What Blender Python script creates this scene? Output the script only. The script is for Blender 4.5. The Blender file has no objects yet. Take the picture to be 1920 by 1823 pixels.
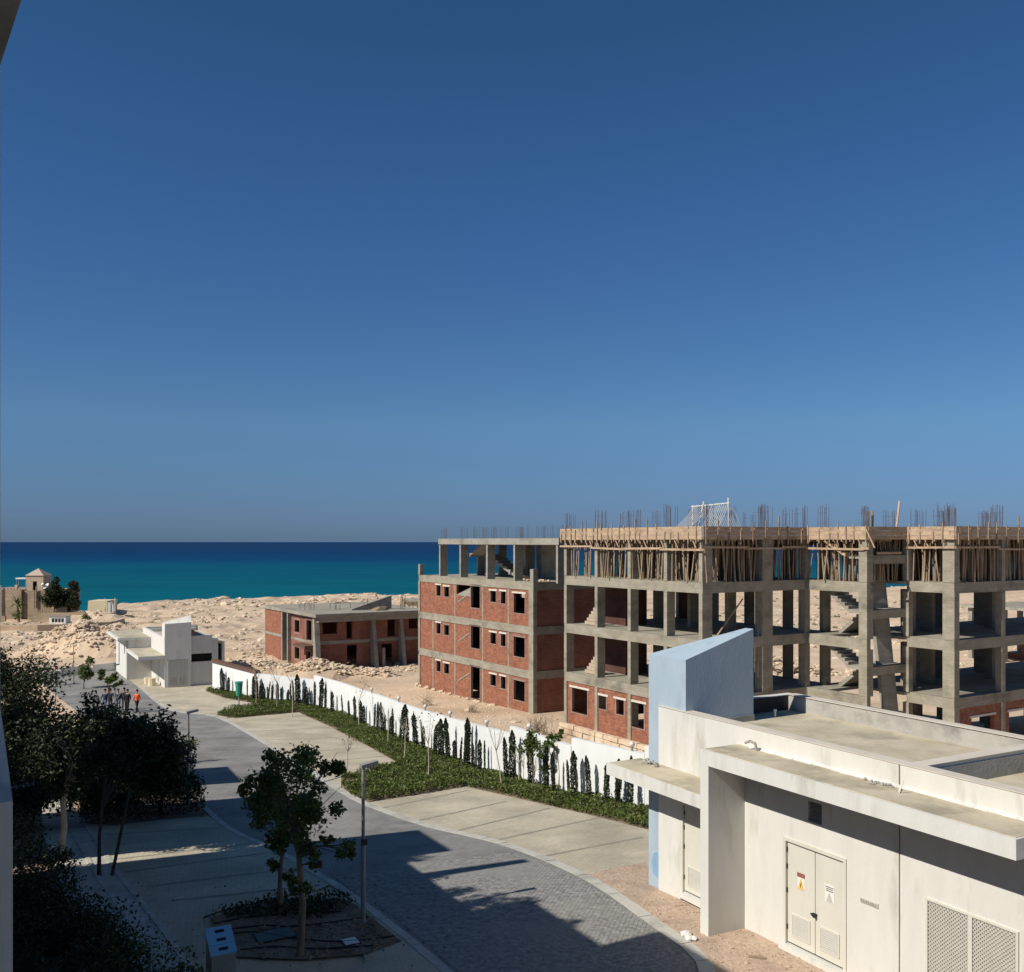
import bpy, math, random
import numpy as np
from mathutils import Vector, Matrix
random.seed(7); RNG = np.random.default_rng(11)
SC = bpy.context.scene; COL = SC.collection
R = math.radians
# ------------------------------------------------------------------ camera
F, W_, H_, HOR, CZ = 1800.0, 1920.0, 1823.0, 1016.0, 9.0     # focal length and frame in photo pixels; eye 9 m above the street
cam = bpy.data.cameras.new('camera'); co = bpy.data.objects.new('camera', cam); COL.objects.link(co)
co.location = (0, 0, CZ); co.rotation_euler = (R(90), 0, 0)
cam.sensor_width = 36.0; cam.lens = 36.0 * F / W_; cam.shift_y = (HOR - H_ / 2) / W_
cam.clip_start = 0.1; cam.clip_end = 90000
SC.camera = co
# ------------------------------------------------------------------ light
SUN_EL = R(40.8)
LX, LY = 0.8476, 0.5308                                       # where the light travels, on the map
wd = bpy.data.worlds.new('World'); SC.world = wd; wd.use_nodes = True
nt = wd.node_tree; nt.nodes.clear()
sky = nt.nodes.new('ShaderNodeTexSky'); sky.sky_type = 'NISHITA'; sky.sun_disc = False
sky.sun_elevation = SUN_EL; sky.sun_rotation = math.atan2(-LX, -LY) % (2 * math.pi)
sky.altitude = 10; sky.air_density = 1.0; sky.dust_density = 0.0; sky.ozone_density = 10
bg = nt.nodes.new('ShaderNodeBackground'); bg.inputs['Strength'].default_value = 0.065
wo = nt.nodes.new('ShaderNodeOutputWorld')
# camera white balance on the sky, and the dull marine haze that sits all round the horizon
tc = nt.nodes.new('ShaderNodeTexCoord'); sx = nt.nodes.new('ShaderNodeSeparateXYZ'); rp = nt.nodes.new('ShaderNodeValToRGB'); mxs = nt.nodes.new('ShaderNodeMix')
nt.links.new(tc.outputs['Generated'], sx.inputs[0]); nt.links.new(sx.outputs['Z'], rp.inputs[0])
el = rp.color_ramp.elements; el[0].position = 0.0; el[0].color = (.31, .48, .82, 1); el[1].position = .48; el[1].color = (.65, .99, 1.03, 1)
for p_, c_ in ((.026, (.47, .59, .90, 1)), (.12, (.87, .985, 1.04, 1)), (.32, (.75, .99, 1.14, 1))): el.new(p_).color = c_
mxs.data_type = 'RGBA'; mxs.blend_type = 'MULTIPLY'; mxs.inputs['Factor'].default_value = 1.0
nt.links.new(sky.outputs[0], mxs.inputs['A']); nt.links.new(rp.outputs[0], mxs.inputs['B'])
nt.links.new(mxs.outputs['Result'], bg.inputs[0]); nt.links.new(bg.outputs[0], wo.inputs[0])
sl = bpy.data.lights.new('sun', 'SUN'); sl.energy = 5.0; sl.angle = R(0.5); sl.color = (1.0, 0.945, 0.86)
so = bpy.data.objects.new('sun', sl); COL.objects.link(so)
so.rotation_euler = Vector((LX * math.cos(SUN_EL), LY * math.cos(SUN_EL), -math.sin(SUN_EL))).to_track_quat('-Z', 'Y').to_euler()
so.location = (-40, -30, 60)
vs = SC.view_settings
SC.cycles.diffuse_bounces = 2
vs.view_transform = 'Standard'; vs.look = 'None'; vs.exposure = 0.0; vs.gamma = 1.0; vs.use_curve_mapping = False
# ------------------------------------------------------------------ helpers
WL = {}
KO = (4.47, 21.86)
def KP(a, b, z=0.0):      # near utility building: a along the street towards us, b away from the street
    return Vector((KO[0] + .4857 * a + .8742 * b, KO[1] - .8742 * a + .4857 * b, z))
def frame(ox, oy, tx, ty, oz=0.0):
    def f(t, w, z=0.0): return Vector((ox + tx * t - ty * w, oy + ty * t + tx * w, oz + z))
    return f
class MB:
    def __init__(s): s.v = []; s.f = []
    def add(s, vs, fs):
        n = len(s.v); s.v += [tuple(p) for p in vs]; s.f += [tuple(i + n for i in f) for f in fs]; return s
    def box(s, fr, a0, a1, b0, b1, z0, z1):
        P = [fr(a, b, z) for z in (z0, z1) for (a, b) in ((a0, b0), (a1, b0), (a1, b1), (a0, b1))]
        return s.add(P, [(3, 2, 1, 0), (4, 5, 6, 7), (0, 1, 5, 4), (1, 2, 6, 5), (2, 3, 7, 6), (3, 0, 4, 7)])
    def hexa(s, bottom, top):
        n = len(bottom)
        return s.add(list(bottom) + list(top), [tuple(range(n))[::-1], tuple(range(n, 2 * n))] + [(i, (i + 1) % n, n + (i + 1) % n, n + i) for i in range(n)])
    def tube(s, p0, p1, r0, r1=None, n=6, cap=True):
        p0, p1 = Vector(p0), Vector(p1); r1 = r0 if r1 is None else r1
        d = (p1 - p0).normalized(); x = d.orthogonal().normalized(); y = d.cross(x)
        A = [p0 + (x * math.cos(2 * math.pi * i / n) + y * math.sin(2 * math.pi * i / n)) * r0 for i in range(n)]
        B = [p1 + (x * math.cos(2 * math.pi * i / n) + y * math.sin(2 * math.pi * i / n)) * r1 for i in range(n)]
        fs = [(i, (i + 1) % n, n + (i + 1) % n, n + i) for i in range(n)]
        if cap: fs += [tuple(range(n))[::-1], tuple(range(n, 2 * n))]
        return s.add(A + B, fs)
    def path(s, pts, rs, n=6):
        for i in range(len(pts) - 1):
            s.tube(pts[i], pts[i + 1], rs[i], rs[i + 1], n, cap=(i in (0, len(pts) - 2)))
        return s
    def bar(s, p0, p1, w, h=None):        # square timber between two points
        p0, p1 = Vector(p0), Vector(p1); h = h or w
        d = (p1 - p0).normalized(); x = d.cross(Vector((0, 0, 1)))
        x = x.normalized() if x.length > 1e-4 else Vector((1, 0, 0)); y = x.cross(d)
        q = [(-w / 2, -h / 2), (w / 2, -h / 2), (w / 2, h / 2), (-w / 2, h / 2)]
        return s.hexa([p0 + x * a + y * b for a, b in q], [p1 + x * a + y * b for a, b in q])
    def sphere(s, c, r, n=8, m=6, sz=1.0):
        c = Vector(c); vs = [c + Vector((0, 0, -r * sz))]
        for j in range(1, m):
            ph = -math.pi / 2 + math.pi * j / m
            vs += [c + Vector((r * math.cos(ph) * math.cos(2 * math.pi * i / n), r * math.cos(ph) * math.sin(2 * math.pi * i / n), r * sz * math.sin(ph))) for i in range(n)]
        vs.append(c + Vector((0, 0, r * sz))); fs = []
        for i in range(n): fs.append((0, 1 + (i + 1) % n, 1 + i))
        for j in range(m - 2):
            for i in range(n):
                a = 1 + j * n + i; b = 1 + j * n + (i + 1) % n; fs.append((a, b, b + n, a + n))
        t = len(vs) - 1; k = 1 + (m - 2) * n
        for i in range(n): fs.append((k + i, k + (i + 1) % n, t))
        return s.add(vs, fs)
    def wall(s, fr, a0, a1, b0, b1, z0, z1, holes=(), axis='a', clip=None):
        # wall from a0..a1 along 'axis', thick b0..b1, with rectangular holes (u0,u1,v0,v1)
        def P(u, t, z): return fr(u, t, z) if axis == 'a' else fr(t, u, z)
        us = sorted({a0, a1} | {min(max(h[i], a0), a1) for h in holes for i in (0, 1)})
        zs = sorted({z0, z1} | {min(max(h[i], z0), z1) for h in holes for i in (2, 3)})
        def solid(i, j):
            if i < 0 or j < 0 or i >= len(us) - 1 or j >= len(zs) - 1: return False
            u = (us[i] + us[i + 1]) / 2; z = (zs[j] + zs[j + 1]) / 2
            return not any(h[0] < u < h[1] and h[2] < z < h[3] for h in holes)
        for i in range(len(us) - 1):
            for j in range(len(zs) - 1):
                if not solid(i, j): continue
                u, U, z, Z = us[i], us[i + 1], zs[j], zs[j + 1]
                q = []
                q.append([P(u, b0, z), P(U, b0, z), P(U, b0, Z), P(u, b0, Z)]); q.append([P(U, b1, z), P(u, b1, z), P(u, b1, Z), P(U, b1, Z)])
                if not solid(i - 1, j): q.append([P(u, b1, z), P(u, b0, z), P(u, b0, Z), P(u, b1, Z)])
                if not solid(i + 1, j): q.append([P(U, b0, z), P(U, b1, z), P(U, b1, Z), P(U, b0, Z)])
                if not solid(i, j - 1): q.append([P(u, b0, z), P(u, b1, z), P(U, b1, z), P(U, b0, z)])
                if not solid(i, j + 1): q.append([P(u, b0, Z), P(U, b0, Z), P(U, b1, Z), P(u, b1, Z)])
                for k in q: s.add(k, [(0, 1, 2, 3)])
        return s
    def build(s, name, mat, parent=None, smooth=False, weld=False):
        me = bpy.data.meshes.new(name)
        off = WL.get(parent.name, Vector((0, 0, 0))) if parent else Vector((0, 0, 0))
        V = np.array(s.v, dtype=np.float64).reshape(-1, 3)
        me.from_pydata((V - np.array(off)).tolist(), [], s.f); me.update()
        uv_box(me, V)
        if mat: me.materials.append(mat)
        if smooth: me.polygons.foreach_set('use_smooth', [True] * len(me.polygons))
        o = bpy.data.objects.new(name, me); COL.objects.link(o)
        if parent: o.parent = parent
        WL[o.name] = off
        return o
def uv_box(me, V):
    n = len(me.polygons); L = len(me.loops)
    if n == 0: return
    nor = np.zeros(n * 3); me.polygons.foreach_get('normal', nor); nor = nor.reshape(-1, 3)
    tot = np.zeros(n, dtype=np.int32); me.polygons.foreach_get('loop_total', tot)
    vi = np.zeros(L, dtype=np.int32); me.loops.foreach_get('vertex_index', vi)
    N = np.repeat(nor, tot, axis=0); P = V[vi]
    T = np.stack([-N[:, 1], N[:, 0]], 1); ln = np.linalg.norm(T, axis=1, keepdims=True); T = T / np.maximum(ln, 1e-6)
    flat = np.abs(N[:, 2]) > .75
    uv = np.where(flat[:, None], P[:, :2], np.stack([(P[:, :2] * T).sum(1), P[:, 2]], 1))
    lay = me.uv_layers.new(name='UVMap'); lay.data.foreach_set('uv', uv.astype(np.float32).ravel())
def prop(o, label=None, cat=None, group=None, kind=None):
    if label: o['label'] = label
    if cat: o['category'] = cat
    if group: o['group'] = group
    if kind: o['kind'] = kind
    return o
def thing(name, label, cat, loc=(0, 0, 0), group=None):
    o = bpy.data.objects.new(name, None); COL.objects.link(o); o.location = loc; o.empty_display_size = .3
    WL[o.name] = Vector(loc)
    return prop(o, label, cat, group)
def place(src, loc, rz=0.0, sc=1.0, label=None):
    # copy of a finished thing (an Empty at its base) with copies of its parts and sub-parts
    r = src.copy(); COL.objects.link(r); r.location = loc; r.rotation_euler = (0, 0, rz); r.scale = (sc, sc, sc)
    if label: r['label'] = label
    for ch in src.children:
        c = ch.copy(); COL.objects.link(c); c.parent = r
        for g in ch.children:
            d = g.copy(); COL.objects.link(d); d.parent = c
    return r
# ------------------------------------------------------------------ land
KY = [-60, 22, 24, 26, 28, 30, 32, 35, 40, 45, 50, 55, 60, 65, 70, 75, 80, 90, 110, 130, 170, 200, 260, 330, 460, 900]
KH = [9.0, 9.0, 9.08, 9.18, 9.34, 9.53, 9.73, 10.03, 10.53, 11.05, 11.55, 12.0, 12.4, 12.72, 12.98, 13.18, 13.3, 13.45, 13.62, 13.8, 14.9, 15.6, 17.0, 17.9, 18.4, 18.4]
def gz(Y): return CZ - float(np.interp(Y, KY, KH))
def gp(px, py, dz=0.0):
    "point of the ground seen at a photo pixel"
    lo, hi = 5.0, 600.0
    for _ in range(60):
        m = (lo + hi) / 2
        if CZ - (py - HOR) / F * m > gz(m) + dz: lo = m
        else: hi = m
    return Vector(((px - 960) / F * lo, lo, gz(lo)))
def at(px, py, Y): return Vector(((px - 960) / F * Y, Y, CZ - (py - HOR) / F * Y))
SEA = -15.0
# ------------------------------------------------------------------ materials
def mk(name, c1, c2=None, scale=2.0, rough=.8, bump=0.0, bscale=None, c3=None, s3=.25, p3=.5, spec=.3, detail=6, stretch=(1, 1, 1), coord='Object', metal=0.0):
    m = bpy.data.materials.new(name); m.use_nodes = True; t = m.node_tree; N = t.nodes; L = t.links
    b = N['Principled BSDF']; b.inputs['Roughness'].default_value = rough; b.inputs['Specular IOR Level'].default_value = spec
    b.inputs['Metallic'].default_value = metal
    tc = N.new('ShaderNodeTexCoord'); mp = N.new('ShaderNodeMapping'); mp.inputs['Scale'].default_value = stretch
    L.new(tc.outputs[coord], mp.inputs[0])
    if c2 is None: c2 = tuple(min(1, x * 1.12) for x in c1)
    nz = N.new('ShaderNodeTexNoise'); nz.inputs['Scale'].default_value = scale; nz.inputs['Detail'].default_value = detail; nz.inputs['Roughness'].default_value = .62
    L.new(mp.outputs[0], nz.inputs['Vector'])
    cr = N.new('ShaderNodeValToRGB'); cr.color_ramp.elements[0].position = .32; cr.color_ramp.elements[1].position = .68
    cr.color_ramp.elements[0].color = (*c1, 1); cr.color_ramp.elements[1].color = (*c2, 1)
    L.new(nz.outputs['Fac'], cr.inputs[0]); out = cr.outputs[0]
    if c3:
        n3 = N.new('ShaderNodeTexNoise'); n3.inputs['Scale'].default_value = s3; n3.inputs['Detail'].default_value = 5; n3.inputs['Roughness'].default_value = .65
        L.new(mp.outputs[0], n3.inputs['Vector'])
        r3 = N.new('ShaderNodeValToRGB'); r3.color_ramp.elements[0].position = p3; r3.color_ramp.elements[1].position = min(1, p3 + .18)
        mx = N.new('ShaderNodeMix'); mx.data_type = 'RGBA'
        L.new(n3.outputs['Fac'], r3.inputs[0]); L.new(r3.outputs[0], mx.inputs['Factor']); L.new(out, mx.inputs['A']); mx.inputs['B'].default_value = (*c3, 1); out = mx.outputs['Result']
    L.new(out, b.inputs['Base Color'])
    if bump:
        nb = N.new('ShaderNodeTexNoise'); nb.inputs['Scale'].default_value = bscale or scale * 4; nb.inputs['Detail'].default_value = 5
        L.new(mp.outputs[0], nb.inputs['Vector'])
        bp = N.new('ShaderNodeBump'); bp.inputs['Strength'].default_value = 1.0; bp.inputs['Distance'].default_value = bump
        L.new(nb.outputs['Fac'], bp.inputs['Height']); L.new(bp.outputs[0], b.inputs['Normal'])
    return m
def mk_brick(name, c1, c2, mortar, bw, bh, ms, rot=0.0, rough=.85, bump=.004, var=None, vs_=.4, grime=None, gscale=.6, gpos=.55, offset=.5):
    m = bpy.data.materials.new(name); m.use_nodes = True; t = m.node_tree; N = t.nodes; L = t.links
    b = N['Principled BSDF']; b.inputs['Roughness'].default_value = rough; b.inputs['Specular IOR Level'].default_value = .25
    tc = N.new('ShaderNodeTexCoord'); mp = N.new('ShaderNodeMapping'); mp.inputs['Rotation'].default_value = (0, 0, rot)
    L.new(tc.outputs['UV'], mp.inputs[0])
    br = N.new('ShaderNodeTexBrick'); br.inputs['Color1'].default_value = (*c1, 1); br.inputs['Color2'].default_value = (*c2, 1); br.inputs['Mortar'].default_value = (*mortar, 1)
    br.inputs['Scale'].default_value = 1.0; br.inputs['Brick Width'].default_value = bw; br.inputs['Row Height'].default_value = bh; br.inputs['Mortar Size'].default_value = ms; br.inputs['Mortar Smooth'].default_value = .3
    br.offset = offset
    L.new(mp.outputs[0], br.inputs['Vector']); out = br.outputs['Color']
    nz = N.new('ShaderNodeTexNoise'); nz.inputs['Scale'].default_value = vs_; nz.inputs['Detail'].default_value = 6; L.new(tc.outputs['Object'], nz.inputs['Vector'])
    hs = N.new('ShaderNodeMix'); hs.data_type = 'RGBA'; hs.blend_type = 'MULTIPLY'; hs.inputs['Factor'].default_value = 1.0
    cr = N.new('ShaderNodeValToRGB'); lo = var or .75
    cr.color_ramp.elements[0].position = .3; cr.color_ramp.elements[1].position = .7
    cr.color_ramp.elements[0].color = (lo, lo, lo, 1); cr.color_ramp.elements[1].color = (1.08, 1.08, 1.08, 1)
    L.new(nz.outputs['Fac'], cr.inputs[0]); L.new(out, hs.inputs['A']); L.new(cr.outputs[0], hs.inputs['B']); out = hs.outputs['Result']
    if grime:
        n3 = N.new('ShaderNodeTexNoise'); n3.inputs['Scale'].default_value = gscale; n3.inputs['Detail'].default_value = 7; n3.inputs['Roughness'].default_value = .7
        m3 = N.new('ShaderNodeMapping'); m3.inputs['Scale'].default_value = (2.2, 2.2, .6); L.new(tc.outputs['Object'], m3.inputs[0]); L.new(m3.outputs[0], n3.inputs['Vector'])
        r3 = N.new('ShaderNodeValToRGB'); r3.color_ramp.elements[0].position = gpos; r3.color_ramp.elements[1].position = gpos + .2
        r3.color_ramp.elements[1].color = (.7, .7, .7, 1)
        mx = N.new('ShaderNodeMix'); mx.data_type = 'RGBA'; L.new(n3.outputs['Fac'], r3.inputs[0]); L.new(r3.outputs[0], mx.inputs['Factor']); L.new(out, mx.inputs['A']); mx.inputs['B'].default_value = (*grime, 1); out = mx.outputs['Result']
    L.new(out, b.inputs['Base Color'])
    if bump:
        bp = N.new('ShaderNodeBump'); bp.inputs['Distance'].default_value = bump; bp.inputs['Strength'].default_value = 1.0; bp.invert = True
        L.new(br.outputs['Fac'], bp.inputs['Height']); L.new(bp.outputs[0], b.inputs['Normal'])
    return m
def mk_conc(name, c1, c2, board=.16, c3=None):
    "board-marked cast concrete: noise plus faint horizontal shutter lines"
    m = mk(name, c1, c2, 1.3, .9, .012, 9, c3=c3, s3=.5, p3=.52, stretch=(1, 1, 1.6)); t = m.node_tree; N = t.nodes; L = t.links
    b = N['Principled BSDF']; src = b.inputs['Base Color'].links[0].from_socket
    tc = N.new('ShaderNodeTexCoord'); br = N.new('ShaderNodeTexBrick'); br.inputs['Scale'].default_value = 1
    br.inputs['Brick Width'].default_value = 2.6; br.inputs['Row Height'].default_value = board; br.inputs['Mortar Size'].default_value = .012; br.inputs['Mortar Smooth'].default_value = .5
    br.inputs['Color1'].default_value = (1, 1, 1, 1); br.inputs['Color2'].default_value = (.8, .8, .78, 1); br.inputs['Mortar'].default_value = (.55, .55, .52, 1)
    L.new(tc.outputs['UV'], br.inputs['Vector'])
    mx = N.new('ShaderNodeMix'); mx.data_type = 'RGBA'; mx.blend_type = 'MULTIPLY'; mx.inputs['Factor'].default_value = .42
    L.new(src, mx.inputs['A']); L.new(br.outputs['Color'], mx.inputs['B']); L.new(mx.outputs['Result'], b.inputs['Base Color'])
    return m
def mk_leaf(name, c1, c2, c3=None, rough=.55):
    m = mk(name, c1, c2, 3.0, rough, c3=c3, s3=1.3, p3=.56, spec=.35)
    t = m.node_tree; N = t.nodes; L = t.links; b = N['Principled BSDF']; src = b.inputs['Base Color'].links[0].from_socket
    tr = N.new('ShaderNodeBsdfTranslucent'); ms = N.new('ShaderNodeMixShader'); ms.inputs[0].default_value = .18
    L.new(src, tr.inputs[0]); L.new(b.outputs[0], ms.inputs[1]); L.new(tr.outputs[0], ms.inputs[2]); L.new(ms.outputs[0], N['Material Output'].inputs[0])
    return m
ROAD_ROT = math.atan2(.8742, -.4857)
M = {}
M['sand'] = mk('sand', (.54, .40, .265), (.66, .51, .36), .35, .95, .09, 1.6, c3=(.45, .325, .21), s3=.09, p3=.5, detail=9)
M['rock'] = mk('limestone', (.55, .42, .29), (.70, .57, .42), .8, .95, .08, 2.2, c3=(.36, .26, .17), s3=.5, p3=.55, detail=9)
M['gravel'] = mk('gravel', (.41, .29, .20), (.58, .45, .34), 9, .95, .035, 14, c3=(.36, .27, .20), s3=.8, p3=.5)
M['pave_road'] = mk_brick('road_pavers', (.265, .255, .235), (.33, .32, .295), (.185, .18, .165), .20, .10, .009, rot=ROAD_ROT + R(45), var=.66, vs_=.5, bump=.004, grime=(.36, .345, .31), gscale=.18, gpos=.5)
M['pave_bay'] = mk_brick('bay_pavers', (.53, .47, .345), (.61, .54, .405), (.40, .35, .26), .20, .10, .008, rot=ROAD_ROT, var=.70, vs_=.45, bump=.003, grime=(.40, .36, .285), gscale=.5, gpos=.52)
M['pave_line'] = mk('dark_paver', (.25, .23, .18), (.36, .33, .26), 2.2, .9)
M['kerb'] = mk('kerb_concrete', (.46, .44, .38), (.55, .53, .46), 2.5, .9, .006, 20, c3=(.36, .35, .31), s3=.9)
M['white'] = mk('white_render', (.615, .60, .545), (.675, .66, .605), 1.6, .85, .005, 24, c3=(.47, .45, .39), s3=1.0, p3=.55, stretch=(1.5, 1.5, .35))
M['white2'] = mk('cream_door_paint', (.59, .565, .485), (.65, .625, .545), 2.2, .5, .001, 40, c3=(.50, .46, .37), s3=2.2, p3=.6, stretch=(1.5, 1.5, .5))
M['fence'] = mk('white_wall_paint', (.70, .71, .68), (.76, .77, .74), .9, .8, .006, 12, c3=(.58, .58, .54), s3=.6, p3=.63, stretch=(1.6, 1.6, .4))
M['blue'] = mk('pale_blue_render', (.345, .43, .495), (.385, .47, .535), 1.8, .85, .006, 22, c3=(.315, .39, .45), s3=1.4, p3=.57, stretch=(1.4, 1.4, .5))
M['blue2'] = mk('faded_blue_patch', (.19, .33, .47), (.24, .38, .52), 4, .85)
M['screed'] = mk('roof_screed', (.43, .375, .265), (.56, .495, .365), 1.1, .95, .012, 8, c3=(.33, .29, .215), s3=.9, p3=.5, detail=9)
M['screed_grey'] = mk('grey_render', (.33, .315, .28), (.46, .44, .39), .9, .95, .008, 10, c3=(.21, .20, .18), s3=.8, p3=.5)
M['dark'] = mk('dark_metal', (.02, .02, .02), (.035, .035, .034), 4, .5)
M['shade_black'] = mk('shade_black', (.02, .022, .026), (.035, .037, .04), 3, .6)  # near-black colour for the parapet face that lies in shade
M['conc'] = mk_conc('board_marked_concrete', (.27, .245, .185), (.38, .345, .27), .17, c3=(.185, .17, .13))
M['conc2'] = mk_conc('grey_concrete', (.275, .255, .21), (.36, .335, .28), .4, c3=(.21, .195, .16))
M['slabtop'] = mk('slab_top', (.28, .255, .20), (.37, .34, .27), .8, .95, .01, 8, c3=(.21, .19, .145), s3=.5)
M['brick'] = mk_brick('red_brick', (.40, .15, .085), (.23, .075, .042), (.36, .21, .145), .25, .075, .010, var=.70, vs_=2.6, bump=.006, grime=(.39, .20, .135), gscale=1.1, gpos=.56)
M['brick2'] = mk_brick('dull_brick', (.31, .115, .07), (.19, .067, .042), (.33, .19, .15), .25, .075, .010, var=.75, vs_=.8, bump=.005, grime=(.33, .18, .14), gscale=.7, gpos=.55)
M['reveal'] = mk('mortar_reveal', (.25, .165, .13), (.33, .235, .19), 3, .95)
M['brick3'] = mk_brick('shade_dark_brick', (.13, .05, .036), (.09, .036, .028), (.12, .08, .06), .25, .075, .010, var=.7, vs_=1.2)  # brick darkened: the shade inside the frame is put into its colour
M['coping'] = mk('bare_coping', (.55, .49, .40), (.63, .57, .48), 2, .9)
M['lintel'] = mk('pale_lintel', (.60, .53, .45), (.68, .61, .53), 3, .9)
M['timber'] = mk('grey_timber', (.26, .19, .12), (.42, .32, .215), 6, .9, .004, 30, c3=(.20, .15, .10), s3=2, stretch=(1, 1, .3))
M['plank'] = mk('new_plank', (.38, .26, .16), (.55, .41, .275), 2.2, .85, .004, 30, c3=(.29, .21, .14), s3=1.2, stretch=(1, 1, 3))
M['ply'] = mk('plywood', (.20, .14, .085), (.28, .20, .125), 2, .9)
M['rebar'] = mk('rusty_steel', (.075, .05, .04), (.13, .085, .06), 8, .8)
M['steel_pale'] = mk('galvanised_bar', (.55, .54, .50), (.66, .65, .60), 5, .5)
M['metal'] = mk('grey_pole_paint', (.24, .23, .215), (.29, .28, .26), 3, .5)
M['trunk'] = mk('bark', (.13, .10, .07), (.24, .19, .14), 6, .9, .01, 20, stretch=(1, 1, .3))
M['trunk_pale'] = mk('pale_bark', (.42, .36, .28), (.54, .47, .37), 5, .9, .01, 20, stretch=(1, 1, .3))
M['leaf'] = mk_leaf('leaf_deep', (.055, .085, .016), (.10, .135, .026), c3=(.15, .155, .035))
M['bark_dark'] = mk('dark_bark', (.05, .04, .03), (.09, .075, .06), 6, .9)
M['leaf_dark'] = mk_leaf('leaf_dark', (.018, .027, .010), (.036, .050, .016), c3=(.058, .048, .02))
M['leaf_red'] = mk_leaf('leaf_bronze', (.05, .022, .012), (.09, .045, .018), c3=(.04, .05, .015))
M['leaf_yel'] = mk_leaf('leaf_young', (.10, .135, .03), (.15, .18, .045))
M['cover'] = mk_leaf('ground_cover', (.055, .080, .014), (.105, .138, .026), c3=(.13, .145, .035))
M['cypress'] = mk_leaf('cypress', (.016, .026, .012), (.030, .044, .018))
M['earth'] = mk('garden_earth', (.20, .145, .095), (.30, .225, .155), 2.5, .95, .03, 7, c3=(.12, .085, .055), s3=.8)
M['stone'] = mk_brick('rough_stone_wall', (.40, .31, .205), (.48, .385, .265), (.32, .24, .155), .55, .28, .03, var=.7, vs_=.3, bump=.03)
M['stone_smooth'] = mk('tower_stone', (.42, .33, .24), (.50, .40, .30), .9, .9, .02, 5)
M['cream'] = mk('cream_plaster', (.66, .56, .36), (.72, .62, .42), .6, .85)
M['green'] = mk('green_plastic', (.03, .25, .16), (.045, .30, .20), 3, .45)
M['panel'] = mk('light_blue_panel', (.20, .42, .60), (.24, .47, .65), 3, .35)
M['rooftile'] = mk('brown_tiles', (.10, .055, .04), (.17, .095, .065), 5, .85, .02, 12)
M['glass'] = mk('dark_glass', (.012, .016, .02), (.02, .025, .03), 1, .12, spec=.6)
M['black'] = mk('flat_black', (.008, .008, .008), (.012, .012, .012), 1, .9)  # plain near-black, used behind the doors and in the far window opening
M['grille'] = mk('grille_grey', (.46, .44, .385), (.52, .50, .44), 6, .6)
M['yellow'] = mk('sign_yellow', (.75, .46, .10), (.78, .5, .13), 4, .5)
M['sign_red'] = mk('sign_red', (.26, .085, .075), (.32, .12, .10), 4, .5)
M['sign_white'] = mk('sign_white', (.72, .70, .64), (.76, .74, .68), 4, .5)
M['hose'] = mk('black_hose', (.012, .012, .012), (.02, .02, .02), 4, .6)
M['cover_green'] = mk('valve_cover', (.06, .09, .08), (.08, .115, .10), 4, .5)
M['redearth'] = mk('red_clay', (.30, .13, .07), (.40, .19, .11), 1.5, .9)
M['lamp_glass'] = mk('frosted_globe', (.66, .64, .58), (.7, .68, .62), 3, .4)
M['skin'] = mk('skin', (.36, .20, .13), (.40, .23, .15), 4, .6)
for k, c in dict(cl_navy=(.03, .045, .09), cl_grey=(.10, .11, .13), cl_blue=(.07, .11, .20), cl_black=(.012, .012, .014), cl_red=(.60, .10, .03), cl_jean=(.09, .12, .19), cl_teal=(.035, .06, .075), hair=(.012, .010, .008)).items():
    M[k] = mk(k, c, tuple(x * 1.2 for x in c), 6, .85)
# ================================================================== setting: land, sea, paving
def shore(u):
    return float(np.interp(u, [-1.2, -.46, -.435, -.41, -.36, -.27, -.2, -.1, 0, .2, .6], [205, 205, 214, 257, 278, 304, 312, 320, 340, 380, 390]))
def vnoise(x, y, seed=0):
    r = np.random.default_rng(seed); T = r.random((64, 64))
    xi = np.floor(x).astype(int); yi = np.floor(y).astype(int); fx = x - xi; fy = y - yi
    fx = fx * fx * (3 - 2 * fx); fy = fy * fy * (3 - 2 * fy)
    g = lambda i, j: T[i % 64, j % 64]
    return (g(xi, yi) * (1 - fx) + g(xi + 1, yi) * fx) * (1 - fy) + (g(xi, yi + 1) * (1 - fx) + g(xi + 1, yi + 1) * fx) * fy
WALL_Y = [20, 34.5, 36.4, 39.1, 44.5, 56.5, 64.3, 73.0, 77.5, 80.8, 87.5, 130, 200]
WALL_X = [20.5, 7.0, 5.1, 2.5, 0.0, -5.3, -8.6, -13.0, -15.9, -21.4, -27.2, -60, -110]
def fence_x(Y): return np.interp(Y, WALL_Y, WALL_X)          # the white boundary wall on the map
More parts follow.
